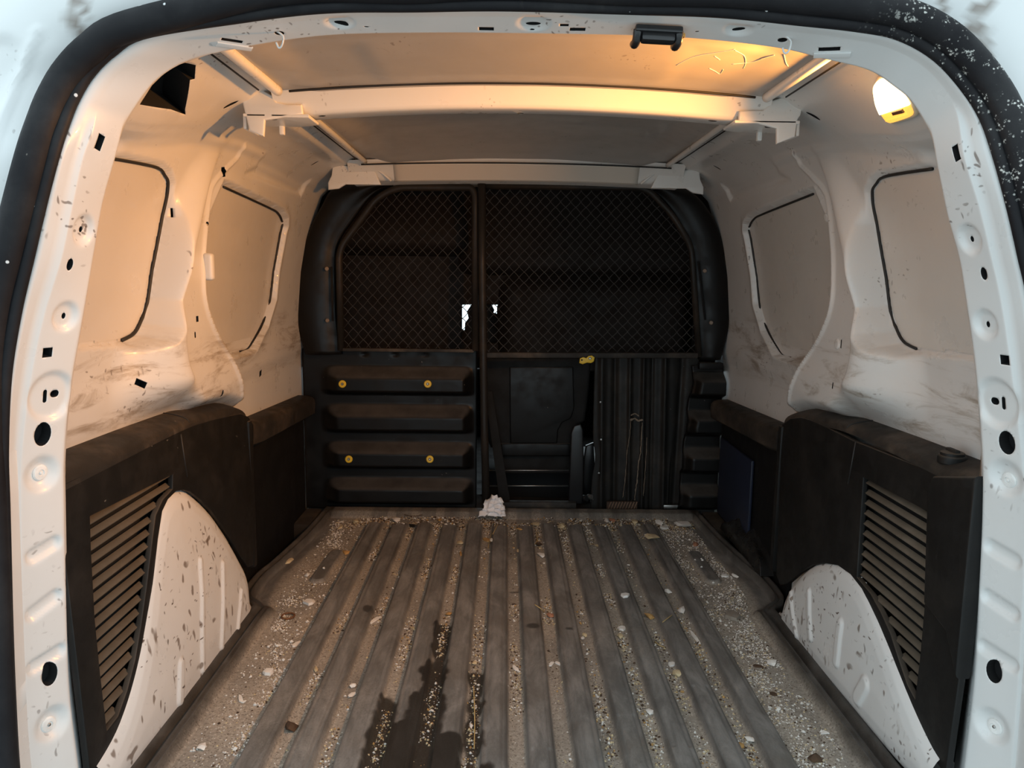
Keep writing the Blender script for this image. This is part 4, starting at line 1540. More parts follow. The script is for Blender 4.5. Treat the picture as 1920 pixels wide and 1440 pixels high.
# right lower wing with torn edge
gz = np.linspace(zz(682), zz(955), 130)
v = np.linspace(0, 1, 26)
zr_ = lambda py: float(B(1320, py, 2.345)[2])
le = interp(gz, sorted([(zr_(py), B(px, py)[0]) for px, py in [(1303, 682), (1303, 715), (1294, 760), (1291, 800), (1284, 850), (1280, 900), (1274, 960)]]))
le = le + .004 * (vnoise(gz * 60, gz * 0, 4) - .5)
re_ = np.full_like(gz, B(1356, 800)[0])
X = le[:, None] * (1 - v) + re_[:, None] * v
Z = np.repeat(gz[:, None], 26, 1)
m = sstep(0, .25, np.repeat(v[None], 130, 0)) * .6 + .4
Y = ridged(X, Z, [(zr_(697), zr_(718)), (zr_(769), zr_(790)), (zr_(839), zr_(861)), (zr_(909), zr_(930))], m)
G = np.stack([X, Y, Z], -1)
own(bulk, solid_grid('lower_wing', G, G + np.array([0, .015, 0]), M_BULK, flip=False))
own(bulk, box('lower_ledge', tuple(B(1332, 686, 2.335)), (.075, .03, .022), M_BULK, bev=.006))


def round_path(pts, r, n=6, closed=False):
    A = [np.array(p, float) for p in pts]
    N = len(A)
    out = []
    for i in range(N):
        if not closed and i in (0, N - 1):
            out.append(A[i])
            continue
        a, b, c = A[i - 1], A[i], A[(i + 1) % N]
        d0, d1 = a - b, c - b
        rr = min(r, np.linalg.norm(d0) * .45, np.linalg.norm(d1) * .45)
        p0, p1 = b + d0 / np.linalg.norm(d0) * rr, b + d1 / np.linalg.norm(d1) * rr
        for k in range(n + 1):
            t = k / n
            out.append((1 - t) ** 2 * p0 + 2 * t * (1 - t) * b + t * t * p1)
    return np.array(out)


def mesh_wires(poly, y0, pitch, rw, ang=1.0, off=0.0):
    """chain-link: two families of crimped wires clipped to a polygon in (x,z)"""
    pa = np.array(poly)
    lo, hi = pa.min(0), pa.max(0)
    parts = []
    sl = ang
    for fam in (1, -1):
        k0 = lo[0] - (hi[1] - lo[1]) / sl - .1
        k = k0 + off
        while k < hi[0] + (hi[1] - lo[1]) / sl + .1:
            n_ = 260
            t = np.linspace(0, 1, n_)
            z = lo[1] + t * (hi[1] - lo[1])
            x = k + fam * (z - lo[1]) / sl
            if fam < 0:
                x = x + (hi[1] - lo[1]) / sl * 0
            ins = poly_sdf(x, z, poly) < 0
            i = 0
            while i < n_:
                if ins[i]:
                    j = i
                    while j + 1 < n_ and ins[j + 1]:
                        j += 1
                    if j > i + 2:
                        L = hypot(x[j] - x[i], z[j] - z[i])
                        m_ = max(3, int(L / (pitch * .35)))
                        tt_ = np.linspace(0, 1, m_)
                        xx, z2 = x[i] + tt_ * (x[j] - x[i]), z[i] + tt_ * (z[j] - z[i])
                        ph = (z2 - lo[1]) / (pitch * sl) * 2 * pi
                        yy_ = y0 + fam * .0018 * np.cos(ph)
                        xx = xx + .0011 * np.sin(ph) * fam
                        parts.append(tube_geo(np.c_[xx, yy_, z2], rw, 4, caps=False))
                    i = j
                i += 1
            k += pitch
    return join_geo(parts)


FL_ = [B2(640, 657), B2(636, 468), B2(707, 371), B2(745, 352), B2(884, 352), B2(891, 366), B2(891, 657)]
V, F = mesh_wires(FL_, 2.338, .0302, .00105, 1.12)
wm = add_obj('wire_mesh', mesh_py(V, F), M_WIRE)
wm['kind'] = 'stuff'
own(bulk, wm)
path = round_path([(x_, 2.334, z_) for x_, z_ in FL_[:6]] + [(FL_[6][0], 2.334, FL_[6][1])], .035)
own(bulk, tube('mesh_frame', path, .0105, M_TUBE, None, 12, up=(0, -1, 0)))
own(bulk, box('mesh_sill', tuple(B(764, 656.5, 2.335)), (.405, .016, .010), M_LEDGE, bev=.003))

gate = empty('bulkhead_gate', (B(905, 940)[0], BY, .03))
tag(gate, 'black tubular bulkhead gate with mesh and yellow latch right of pole', 'gate')
pole = tube('gate_pole', [tuple(B(903, 331, 2.325)), tuple(B(904, 500, 2.325)), tuple(B(908, 800, 2.325)), tuple(B(912, 952, 2.325))], .0118, M_TUBE, None, 16, up=(0, -1, 0))
own(gate, pole)
own(gate, lathe('pole_cap', [(.0128, -.01), (.0128, .002), (.009, .006), (.0003, .007)], M_TUBE, None, 16, Matrix.Translation(tuple(B(903, 331, 2.325)))))
FG = [B2(908, 668), B2(905, 349), B2(1212, 352), B2(1262, 405), B2(1296, 462), B2(1310, 668)]
V, F = mesh_wires(FG, 2.340, .0302, .0011, 1.06, .011)
wm = add_obj('wire_mesh', mesh_py(V, F), M_WIRE)
wm['kind'] = 'stuff'
own(gate, wm)
path = round_path([(x_, 2.337, z_) for x_, z_ in FG[1:]], .035)
own(gate, tube('gate_frame', path, .0095, M_TUBE, None, 12, up=(0, -1, 0)))
own(gate, box('gate_bar', tuple(B(1108, 666, 2.332)), (.652, .018, .017), M_LEDGE, None, Matrix.Rotation(radians(-.5), 3, 'Y'), .005))
# yellow swivel latch
lp = [B2(1086, 678), B2(1087, 671), B2(1092, 669), B2(1098, 671), B2(1102, 667), B2(1108, 666), B2(1112, 669), B2(1111, 675), B2(1106, 678), B2(1099, 677), B2(1091, 680)]
la = plate('latch', lp[::-1], [], .006, .0018, MY(2.316), M_YELLOW)
own(gate, la)
la['label'] = 'yellow swivel latch plate'
p = B(1106, 672, 2.3125)
lathe('latch_bolt', [(.004, 0), (.004, .003), (.0025, .0045), (.0003, .0045)], M_STEEL, la, 8, align(p, (0, -1, 0)))
p = B(1091, 675, 2.3125)
lathe('latch_hole', [(.0025, 0), (.0025, .0006), (.0003, .0006)], M_CAVITY, la, 10, align(p, (0, -1, 0)))

# ---- moulded cab panel seen through the mesh
CYP = 2.50
czz = lambda py: float(B(900, py, CYP)[2])
gx = np.linspace(-.66, .66, 170)
gz = np.linspace(czz(690), 1.06, 120)
X, Z = np.meshgrid(gx, gz, indexing='ij')
xdiv = B(868, 500, CYP)[0]
yl = 2.515 - .050 * sstep(czz(350), czz(448), Z) * sstep(czz(478), czz(455), Z) - .012 * sstep(czz(640), czz(480), Z)
yr = 2.515 - .045 * sstep(czz(350), czz(488), Z) * sstep(czz(510), czz(496), Z) - .050 * sstep(czz(512), czz(552), Z) * sstep(B(938, 500, CYP)[0], B(965, 500, CYP)[0], X) * sstep(B(1300, 500, CYP)[0], B(1270, 500, CYP)[0], X)
k = sstep(xdiv - .01, xdiv + .03, X)
Y = yl * (1 - k) + yr * k
G = np.stack([X, Y, Z], -1)
F = grid_faces(*X.shape, flip=True)
ctr = G.reshape(-1, 3)[F].mean(1)
xa, za_ = B2(864, 642, CYP)
xb, zb_ = B2(940, 572, CYP)
F = F[~((ctr[:, 0] > xa) & (ctr[:, 0] < xb) & (ctr[:, 2] > za_) & (ctr[:, 2] < zb_))]
o = add_obj('cab_panel', fast_mesh(G.reshape(-1, 3), F), M_CAB)
md = o.modifiers.new('s', 'SOLIDIFY')
md.thickness = .02
md.offset = -1
tag(o, 'dark brown moulded cab panel behind the wire mesh', 'panel')
cp = [B2(*q, 2.60) for q in [(855, 665), (855, 624), (876, 624), (877, 606), (884, 597), (881, 584), (890, 570), (916, 570), (922, 582), (919, 590), (928, 592), (945, 602), (945, 665)]]
o = plate('headrest', cp, [], .06, .008, MY(2.60), M_SEAT)
tag(o, 'dark head rest silhouette against the small bright gap behind the pole', 'head rest')

# ---- front seat behind the open lower gate
seat = empty('front_seat', (B(1005, 945, 2.45)[0], 2.47, 0))
tag(seat, 'dark front seat back behind the gate beside the leaning black sheet', 'seat')
sb = [B2(*q, 2.45) for q in [(905, 676), (1102, 676), (1096, 740), (1090, 785), (1072, 797), (1066, 830), (925, 832), (912, 800)]]
own(seat, plate('seat_back', sb[::-1], [], .045, .012, MY(2.462), M_SEAT))
ip = [B2(*q, 2.44) for q in [(958, 690), (1072, 690), (1074, 765), (1068, 782), (1052, 790), (1044, 805), (1042, 828), (959, 828)]]
own(seat, plate('back_inset', ip[::-1], [], .012, .004, MY(2.436), M_BULK))
own(seat, plate('seat_lip', [B2(*q, 2.44) for q in [(942, 852), (1066, 852), (1068, 834), (942, 834)]], [], .03, .006, MY(2.45), M_BULK))
own(seat, box('seat_base', tuple(B(1000, 915, 2.62)), (.36, .10, .16), M_CAVITY, bev=.006))
own(seat, plate('seat_cushion', [B2(*q, 2.45) for q in [(942, 886), (1068, 886), (1066, 858), (1010, 855), (944, 857)]], [], .10, .008, MY(2.51), M_SEAT))
for py, xa_, xb2 in ((882, 914, 1068), (911, 914, 1068)):
    own(seat, tube('seat_rod', [tuple(B(xa_, py, 2.425)), tuple(B(xb2, py, 2.425))], .0022, M_STEEL, None, 8))
br = [B2(*q, 2.40) for q in [(1068, 942), (1071, 870), (1073, 812), (1078, 800), (1087, 797), (1091, 806), (1092, 870), (1090, 942)]]
own(seat, plate('seat_bracket', br, [], .022, .004, MY(2.405), M_BLACK))
br = [B2(*q, 2.47) for q in [(1094, 942), (1097, 860), (1101, 838), (1111, 834), (1113, 870), (1108, 915), (1104, 942)]]
own(seat, plate('hinge_plate', br, [], .02, .004, MY(2.48), M_BLACK))
for px, py, r, L in ((1094, 934, .0105, .03), (1103, 931, .008, .03), (1108, 934, .0065, .02)):
    p = B(px, py, 2.41)
    own(seat, lathe('hinge_pin', [(r, 0), (r, L * .5), (r * .8, L * .6), (.0003, L * .6)], M_STEEL if px > 1100 else M_BLACK, None, 14, align(p, (.5, -.85, .2))))
own(seat, box('seat_rail', tuple(B(1000, 947, 2.385)), (.275, .03, .026), M_LEDGE, bev=.006))
blt = [B2(*q, 2.40) for q in [(937, 938), (911, 742), (912, 734), (922, 734), (956, 938)]]
o = plate('seat_belt', blt, [], .003, .0008, MY(2.40), M_SEAT)
tag(o, 'dark seat belt webbing slanting beside the gate pole', 'seat belt')
o = box('floor_plate', (.30, 3.40, -.10), (.40, .60, .02), simple_mat('pale_grey_plate', (.5, .5, .49), .6), bev=.004)
tag(o, 'pale grey floor plate glimpsed beside the seat bracket', 'floor plate')
# black ribbed sheet leaning in the opening
gx = np.linspace(B(1112, 800, 2.40)[0], B(1300, 800, 2.40)[0], 90)
gz = np.linspace(-.004, B(1200, 660, 2.40)[2], 60)
X, Z = np.meshgrid(gx, gz, indexing='ij')
Y = 2.400 + .0 * X
for px, w_, a_ in ((1128, .010, .010), (1153, .008, -.012), (1180, .006, .010), (1205, .006, .012), (1222, .005, -.008), (1245, .008, .012), (1272, .010, -.010)):
    Y -= a_ * np.exp(-((X - B(px, 800, 2.40)[0] + .02 * (Z - .25)) / w_) ** 2)
Y += .002 * (fbm(X * 40, Z * 12, 81) - .5)
lean = -.02 * (.25 - Z) / .25
X = X + np.where(X > B(1260, 800, 2.40)[0], lean * .5, 0) - np.where(X < B(1125, 800, 2.4)[0], -.010 * np.exp(-((Z - .17) / .05) ** 2), 0)
G = np.stack([X, Y, Z], -1)
sheet = empty('ribbed_sheet', (B(1205, 950, 2.40)[0], 2.41, 0))
tag(sheet, 'black ribbed sheet with torn pale scuffs leaning in the gate opening', 'sheet')
M_RSH = plastic_mat('black_scuffed_sheet', (0.013, 0.012, 0.011), (0.07, 0.055, 0.042), 0.5, 0.5, True, .05)
own(sheet, solid_grid('sheet_body', G, G + np.array([0, .006, 0]), M_RSH, flip=True))
M_TEAR = simple_mat('torn_tan_fibre', (.20, .155, .115), .9, 0, .3)
for pts, r in (([(1183, 786), (1181, 815), (1176, 850), (1172, 900), (1168, 932)], .0011), ([(1204, 793), (1202, 840), (1197, 872), (1194, 905), (1190, 938)], .0018), ([(1182, 787), (1190, 785), (1197, 789), (1205, 787)], .0032),
               ([(1183, 778), (1191, 776), (1198, 780)], .002), ([(1213, 820), (1210, 880), (1206, 930)], .0009)):
    c = catmull([B(*q, 2.388) for q in pts], 8)
    c = c + RNG.normal(0, .0007, c.shape)
    own(sheet, tube('torn_edge', c, r * (0.6 + .8 * RNG.random(len(c))), M_TEAR, None, 6))
for px, py in ((1126, 754), (1127, 824), (1123, 887)):
    own(sheet, lathe('rivet', [(.004, 0), (.003, .003), (.0003, .0035)], M_STEEL, None, 10, align(B(px, py, 2.388), (0, -1, 0))))
pad = empty('treadle_pad', tuple(B(1165, 956, 2.375)))
tag(pad, 'brown hatched pad at the foot of the ribbed sheet', 'pad')
own(pad, box('pad_base', tuple(B(1166, 948, 2.375)), (.098, .012, .028), simple_mat('dark_brown_pad', (.05, .028, .016), .8), bev=.003))
for k in range(10):
    x0 = 1140 + k * 5.4
    own(pad, tube('pad_rib', [tuple(B(x0, 955, 2.366)), tuple(B(x0 + 6, 941, 2.366))], .0016, M_CARD, None, 6))
o = box('steel_strip', tuple(B(1259, 950, 2.375)), (.052, .01, .012), M_STEEL, bev=.002)
tag(o, 'dull steel strip on the floor at the torn edge of the bulkhead', 'strip')

# ---- crumpled paper, chips, flakes and crumbs lying on the mat
def floor_pt(px, py):
    p = P(px, py, z=.004)
    for _ in range(4):
        z = float(mat_z(np.array([p[0]]), np.array([p[1]]))[0])
        p = P(px, py, z=z)
    return np.array([p[0], p[1], z])


def chip_mesh(lx, ly, lz, seed, flat=False):
    bm = bmesh.new()
    if flat:
        n_ = 7
        rr = random.Random(seed)
        ring = [((.55 + .65 * rr.random()) * cos(2 * pi * k / n_), (.55 + .65 * rr.random()) * sin(2 * pi * k / n_)) for k in range(n_)]
        V = [(a * lx, b * ly, 0) for a, b in ring] + [(a * lx * .93, b * ly * .93, lz * (1.4 + .9 * rr.random())) for a, b in ring]
        vs = [bm.verts.new(v) for v in V]
        bm.faces.new(vs[:n_][::-1])
        bm.faces.new(vs[n_:])
        for k in range(n_):
            bm.faces.new((vs[k], vs[(k + 1) % n_], vs[n_ + (k + 1) % n_], vs[n_ + k]))
    else:
        bmesh.ops.create_icosphere(bm, subdivisions=1, radius=1)
        rr = random.Random(seed)
        for v in bm.verts:
            k = .55 + .75 * rr.random()
            v.co = Vector((v.co.x * lx * k, v.co.y * ly * k, v.co.z * lz * k + lz * .75))
    bmesh.ops.recalc_face_normals(bm, faces=bm.faces[:])
    me = bpy.data.meshes.new('chip')
    bm.to_mesh(me)
    bm.free()
    return me


def chip(name, px, py, wpx, hpx, mat_, label, group=None, ang=None, flat=False, cat=None, up=.5):
    p = floor_pt(px, py)
    dist = np.linalg.norm(p - CAM)
    lx = wpx / FPX * dist / 2
    ly = max(lx * .45, hpx / FPX * dist / 2 / max(.35, (CAM[2] - p[2]) / dist) * .8)
    lz = min(lx, ly) * (.22 if flat else up)
    sd = int(px * 7 + py)
    o = add_obj(name, chip_mesh(lx, ly, lz, sd, flat), mat_, None, smooth=False)
    o.location = tuple(p + np.array([0, 0, .0005]))
    o.rotation_euler = (0, 0, random.Random(sd).uniform(-.4, .4) if ang is None else ang)
    return tag(o, label, cat or name.split('_')[-1], group)


# the crumpled sheet
bm = bmesh.new()
bmesh.ops.create_grid(bm, x_segments=26, y_segments=22, size=1)
pp = floor_pt(926, 972)
for v in bm.verts:
    a, b = v.co.x, v.co.y
    w = .034 * (1 + .22 * mnoise.noise(Vector((b * 1.7, 3, 0)))) * (1 - .18 * b * (b > 0))
    fold = .012 * (mnoise.noise(Vector((a * 2.4, b * 3.2, 1.7))) + .6 * abs(mnoise.noise(Vector((a * 4, b * 7.5, 4)))) + .25 * sin(b * 15 + a * 3))
    v.co = Vector((pp[0] + a * w + .006 * mnoise.noise(Vector((a * 3, b * 3, 9))) - .010 * (b < -.5) * (a < 0),
                   pp[1] - .004 - .010 * b * -1 + fold * 1.2, pp[2] + .010 + (b + 1) * .030 * (1 - .22 * abs(a) ** 2 + .18 * mnoise.noise(Vector((a * 2.1, 0, 5)))) + .004 * fold / .012))
me = bpy.data.meshes.new('paper')
bm.to_mesh(me)
bm.free()
o = add_obj('crumpled_paper', me, M_PAPER, None, angle=25)
md = o.modifiers.new('s', 'SOLIDIFY')
md.thickness = .0008
tag(o, 'crumpled white paper standing at the front edge of the mat', 'paper')

NAMED = [
    # kind, px, py, w, h, material, label, flat, angle
    ('plaster_chip', 1004, 986, 14, 10, M_CHIPC, 'cream plaster chip with flat top just right of the crumpled paper', 0, None),
    ('plaster_chip', 1053, 990, 16, 11, M_CHIPC, 'angular cream plaster chip at the front end of a groove, mid mat', 0, .4),
    ('plaster_chip', 1190, 981, 17, 9, M_CHIPC, 'long cream plaster chip at the mat front below the ribbed sheet', 0, .1),
    ('plaster_chip', 1222, 1010, 18, 14, M_CHIPC, 'big angular cream chip on rib near the right front corner', 0, .7),
    ('plaster_chip', 1279, 987, 24, 18, M_CHIPW, 'largest white plaster lump at the right front corner of mat', 0, .5),
    ('plaster_chip', 1237, 982, 14, 11, M_CHIPW, 'white plaster lump second from the right front corner', 0, .2),
    ('plaster_chip', 1246, 991, 15, 8, M_CHIPW, 'flat white plaster piece between two lumps at right front corner', 1, .3),
    ('plaster_chip', 1137, 977, 9, 14, M_CHIPW, 'white plaster chip beside a red crumb at the mat front', 0, None),
    ('brick_crumb', 1147, 977, 11, 9, M_CHIPR, 'red brick crumb beside a white chip at the mat front', 0, None),
    ('plaster_chip', 1120, 1025, 11, 8, M_CHIPC, 'round-ended cream chip in a groove right of the middle', 0, .6),
    ('wood_chip', 1177, 1029, 6, 14, M_CHIPC, 'upright cream splinter in crumb-filled groove at right', 0, .1),
    ('wood_chip', 914, 1014, 12, 16, M_CHIPO, 'ochre leaf-like wood chip below the crumpled paper', 1, .8),
    ('plaster_chip', 922, 1015, 7, 9, M_CHIPW, 'white flake touching the ochre chip below the crumpled paper', 0, None),
    ('plaster_chip', 863, 1020, 14, 10, M_CHIPC, 'cream chip in groove left of the crumpled paper', 0, .5),
    ('wood_chip', 864, 1040, 6, 16, M_CHIPO, 'ochre splinter lying along the groove under a cream chip', 0, .1),
    ('wood_chip', 973, 994, 9, 7, M_CHIPO, 'small ochre chip on groove edge right of the paper', 0, .8),
    ('plaster_chip', 972, 1034, 6, 9, M_CHIPC, 'small cream shard upright in the middle groove', 0, None),
    ('plaster_chip', 1014, 1043, 13, 11, M_CHIPW, 'forked white flake in the groove right of the middle', 0, .4),
    ('plaster_flake', 1173, 1118, 18, 9, M_CHIPW, 'white oblong flake alone on a rib, right of the middle', 1, -.35),
    ('brick_crumb', 1031, 1157, 13, 11, M_CHIPR, 'orange red brick piece in groove near the dark round stain', 0, .4),
    ('wood_chip', 1218, 1158, 18, 12, M_CHIPO, 'bright ochre wood chip in groove on the right', 0, .2),
    ('plaster_flake', 1168, 1180, 18, 9, M_CHIPW, 'white oblong flake in groove above a cream chip', 1, -.7),
    ('plaster_chip', 1164, 1194, 12, 11, M_CHIPC, 'cream chip just below a white oblong flake in groove', 0, None),
    ('plaster_chip', 1096, 1192, 8, 8, M_CHIPC, 'cream crumb above a white crumb in the gritty groove', 0, None),
    ('plaster_chip', 1092, 1199, 8, 7, M_CHIPW, 'white crumb below a cream crumb in the gritty groove', 0, None),
    ('plaster_chip', 1252, 1110, 14, 9, M_CHIPW, 'white lump where the right outer groove is swept bare', 0, None),
    ('plaster_chip', 1277, 1147, 13, 15, M_CHIPW, 'white lump pair starting the sandy right outer groove', 0, None),
    ('brick_crumb', 1305, 1023, 11, 9, M_CHIPR, 'red brick crumb in sand above the right raised pad', 0, None),
    ('plaster_flake', 1358, 1081, 15, 6, M_CHIPW, 'thin white splinter in the sand beside the right raised pad', 1, -.3),
    ('plaster_chip', 1378, 1081, 8, 8, M_CHIPW, 'white crumb at the right of a splinter beside the raised pad', 0, None),
    ('board_scrap', 1374, 1156, 26, 20, simple_mat('grey_board', (.24, .21, .175), .9), 'flat grey board scrap in the sandy right strip', 1, -.3),
    ('wood_splinter', 1304, 1197, 7, 34, M_CHIPW, 'long pale wood splinter pointing along the right outer groove', 1, .08),
    ('plaster_chip', 1427, 1172, 8, 10, M_CHIPC, 'cream chip by the mat lip at the right wheel arch', 0, None),
    ('plaster_chip', 721, 963, 14, 9, M_CHIPC, 'cream plaster chip on the front edge of mat, left of the middle', 0, None),
    ('plaster_chip', 739, 962, 10, 4, M_CHIPC, 'thin cream chip beside the plaster chip on the front edge', 0, None),
    ('plaster_chip', 743, 977, 14, 9, M_CHIPW, 'white plaster chip at the front end of a left groove', 0, .4),
    ('plaster_chip', 841, 968, 12, 7, M_CHIPC, 'left one of two cream crumbs in the front edge gap', 0, None),
    ('plaster_chip', 853, 969, 9, 7, M_CHIPC, 'right one of two cream crumbs in the front edge gap', 0, None),
    ('plaster_chip', 638, 990, 9, 8, M_CHIPC, 'cream crumb in the left front corner of the mat', 0, None),
    ('plaster_chip', 668, 980, 14, 8, M_CHIPC, 'pale cream chip near the left front corner of the mat', 0, None),
    ('plaster_chip', 542, 1053, 11, 13, M_CHIPC, 'cream chip on the raised left border of mat', 0, None),
    ('plaster_chip', 576, 1080, 10, 9, M_CHIPW, 'white chip beside the left raised pad', 0, None),
    ('plaster_flake', 579, 1131, 20, 11, M_CHIPW, 'jagged white flake above the rusty ring', 1, .4),
    ('brick_crumb', 841, 1154, 12, 7, M_CHIPO, 'orange crumb just above the wet streak', 0, None),
    ('plaster_flake', 704, 1163, 10, 17, M_CHIPW, 'white oblong flake in groove by a dark stain', 1, -.5),
    ('plaster_flake', 555, 1210, 11, 14, M_CHIPW, 'white flake in the left strip among white grains', 1, -.3),
    ('rubber_bung', 773, 988, 13, 9, M_CHIPK, 'small black rubber bung in groove near the mat front', 0, None),
    ('wood_chip', 649, 1038, 13, 7, M_CHIPO, 'ochre chip beyond the left raised pad', 0, .3),
    ('wood_chip', 824, 977, 11, 8, M_CHIPO, 'ochre chip at the front end of the fourth groove', 0, .3),
    ('plaster_flake', 967, 1255, 8, 14, M_CHIPW, 'white flake in middle groove in the near half', 1, .4),
    ('plaster_flake', 1034, 1246, 10, 9, M_CHIPW, 'left half of a broken white flake pair in groove', 1, -.5),
    ('plaster_flake', 1046, 1245, 9, 9, M_CHIPW, 'right half of a broken white flake pair in groove', 1, .6),
    ('plaster_chip', 1271, 1265, 19, 13, M_CHIPC, 'big pale cream chip in the right outer groove', 0, .2),
    ('plaster_flake', 1260, 1247, 13, 9, M_CHIPW, 'white flake above the big pale cream chip', 1, -.5),
    ('plaster_chip', 1217, 1338, 15, 14, M_CHIPW, 'chunky white lump in the groove nearest the right corner', 0, .2),
    ('plaster_chip', 660, 1305, 10, 11, M_CHIPW, 'white lump in left groove with two crumbs', 0, None),
    ('plaster_chip', 663, 1288, 13, 8, M_CHIPW, 'pale lump just above the white lump in left groove', 0, None),
    ('plaster_chip', 883, 1362, 6, 11, M_CHIPW, 'white flake standing out of the wet black grit', 0, None),
    ('plaster_chip', 890, 1245, 10, 10, M_CHIPC, 'cream crumb in the dry gritty groove above the wet part', 0, None),
    ('plastic_tag', 505, 1262, 24, 14, M_CHIPW, 'pale plastic tag with a tail in the left strip', 1, -.25),
    ('plaster_flake', 452, 1312, 8, 18, M_CHIPW, 'narrow white sliver low in the left strip', 1, .5),
    ('plaster_chip', 378, 1404, 14, 12, M_CHIPW, 'white lump in the near left corner of strip', 0, None),
    ('plaster_chip', 592, 1258, 11, 11, M_CHIPC, 'cream chip in the outermost left groove', 0, None),
    ('bark_tuft', 545, 1366, 26, 18, M_CHIPB, 'brown bark tuft in the outermost left groove', 0, None),
    ('plaster_chip', 1447, 1245, 18, 12, M_CHIPW, 'white chip in the right strip near the wheel arch', 0, .3),
    ('plaster_chip', 1460, 1330, 10, 10, M_CHIPW, 'white crumb low in the right strip', 0, None),
    ('plaster_flake', 1546, 1375, 18, 6, M_CHIPW, 'long white sliver low in the right strip', 1, .25),
    ('plaster_chip', 1405, 1390, 17, 13, M_CHIPW, 'white plaster pile in the near right groove', 0, None),
    ('wood_chip', 1387, 1400, 14, 11, M_CHIPO, 'ochre chip left of the white pile in the near right groove', 0, None),
    ('leaf_scrap', 1450, 1303, 12, 8, M_CHIPB, 'brown leaf scrap in the right strip', 1, .6),
    ('leaf_scrap', 1420, 1250, 20, 5, M_CHIPB, 'thin brown stalk scrap in the right strip', 1, -.5),
    ('bark_tuft', 1527, 1425, 28, 14, M_CHIPB, 'dark brown bark tuft at the near edge of right strip', 0, None),
    ('board_scrap', 1000, 966, 44, 14, M_CARD, 'brown cardboard scrap on front edge right of the paper', 1, 0),
    ('leaf_scrap', 1010, 1024, 18, 8, M_CHIPB, 'dark brown clump across a groove right of the paper', 0, None),
]
for k, px, py, w, h, m_, lab, flat, an in NAMED:
    cat = {'chip': 'chip', 'crumb': 'crumb', 'flake': 'flake', 'splinter': 'splinter', 'scrap': 'scrap', 'tuft': 'tuft', 'bung': 'bung', 'tag': 'tag'}[k.split('_')[-1]]
    chip(k, px, py, w, h, m_, lab, None, an, bool(flat), cat)

# more small chips nobody could tell apart, piece by piece
SMALL = {'small white plaster crumb among sand in the right strip': [], 'small white plaster crumb among sand in the left strip': [], 'small pale crumb lying in a mat groove': []}
rr = random.Random(21)
while len(SMALL['small white plaster crumb among sand in the right strip']) < 34:
    y = rr.uniform(1.05, 2.15)
    SMALL['small white plaster crumb among sand in the right strip'].append((rr.uniform(.445, .515), y, M_CHIPW, rr.uniform(.0022, .0045)))
while len(SMALL['small white plaster crumb among sand in the left strip']) < 34:
    y = rr.choice([rr.gauss(1.42, .12), rr.uniform(1.1, 2.1)])
    SMALL['small white plaster crumb among sand in the left strip'].append((rr.uniform(-.515, -.445), y, M_CHIPW, rr.uniform(.0022, .0048)))
while len(SMALL['small pale crumb lying in a mat groove']) < 70:
    k = rr.randint(-5, 5)
    y = rr.choice([rr.uniform(1.05, 2.2), rr.uniform(1.9, 2.25)])
    SMALL['small pale crumb lying in a mat groove'].append((k * PITCH + rr.uniform(-.008, .008), y, rr.choice([M_CHIPC, M_CHIPW, M_CHIPC, M_CHIPO]), rr.uniform(.002, .0042)))
protos = {}
for lab, items in SMALL.items():
    for x, y, m_, r in items:
        v_ = rr.randint(0, 5)
        key = (m_.name, v_)
        if key not in protos:
            me = chip_mesh(1, .75, .6, v_ * 13 + 1)
            me.materials.append(m_)
            protos[key] = bpy.data.objects.new('plaster_crumb', me)
            o = protos[key]
        else:
            o = protos[key].copy()
        COL.objects.link(o)
        z = float(mat_z(np.array([x]), np.array([y]))[0])
        o.location = (x, y, z)
        o.scale = (r, r, r)
        o.rotation_euler = (0, 0, rr.uniform(0, 6))
        nth = ['middle', 'first', 'second', 'third', 'fourth', 'fifth']
        if 'groove' in lab:
            k = int(round(x / PITCH))
            g_ = 'middle groove of the mat' if k == 0 else '%s groove %s of the middle one' % (nth[abs(k)], 'right' if k > 0 else 'left')
            kind_ = {'cream_plaster': 'small cream crumb', 'white_plaster': 'small white crumb', 'ochre_wood': 'small ochre crumb'}[m_.name]
            l2 = kind_ + ' lying loose in the ' + g_
        else:
            sd_ = 'right' if 'right' in lab else 'left'
            q_ = 'near end' if y < 1.35 else 'near half' if y < 1.6 else 'far half' if y < 1.9 else 'far end'
            l2 = 'small white plaster crumb in sand at the %s of the %s strip' % (q_, sd_)
        tag(o, l2, 'crumb', l2.replace('crumb', 'crumbs', 1))

# rusty ring with pale centre
p = floor_pt(540, 1157)
a = np.linspace(0, 2 * pi, 40, endpoint=False)
o = tube('rusty_ring', np.c_[p[0] + .0135 * np.cos(a), p[1] + .0145 * np.sin(a), np.full(40, p[2] + .0025)], .0022, M_RUST, None, 8, closed=True, up=(0, 0, 1))
tag(o, 'thin rusty metal ring lying in the left sandy strip', 'ring')
# straws
for k, (pts, lab) in enumerate([([(915, 1030), (921, 1004), (929, 984)], 'yellow straw pointing up towards the crumpled paper'), ([(924, 1004), (931, 990), (937, 980)], 'second yellow straw close beside the first below the paper'),
                                ([(1003, 1137), (1012, 1143), (1020, 1150)], 'thin pale straw beside the orange brick piece'), ([(1242, 1170), (1255, 1160), (1267, 1152)], 'pale straw crossing a rib in the right part of the mat'),
                                ([(1228, 1206), (1236, 1213), (1246, 1217)], 'short straw in right groove below the ochre chip'), ([(888, 1290), (890, 1350), (889, 1408)], 'long thin stalk lying along the wet gritty groove'),
                                ([(750, 966), (775, 970), (800, 966)], 'brown twig across the front edge of the mat'), ([(1005, 1000), (1007, 1015), (1003, 1022)], 'short brown twig in groove near cream chip')]):
    c = catmull([floor_pt(*q) + np.array([0, 0, .004]) for q in pts], 6)
    o = tube('straw', c, .0011, M_STRAW if k not in (6,) else M_CHIPB, None, 6)
    tag(o, lab, 'straw')


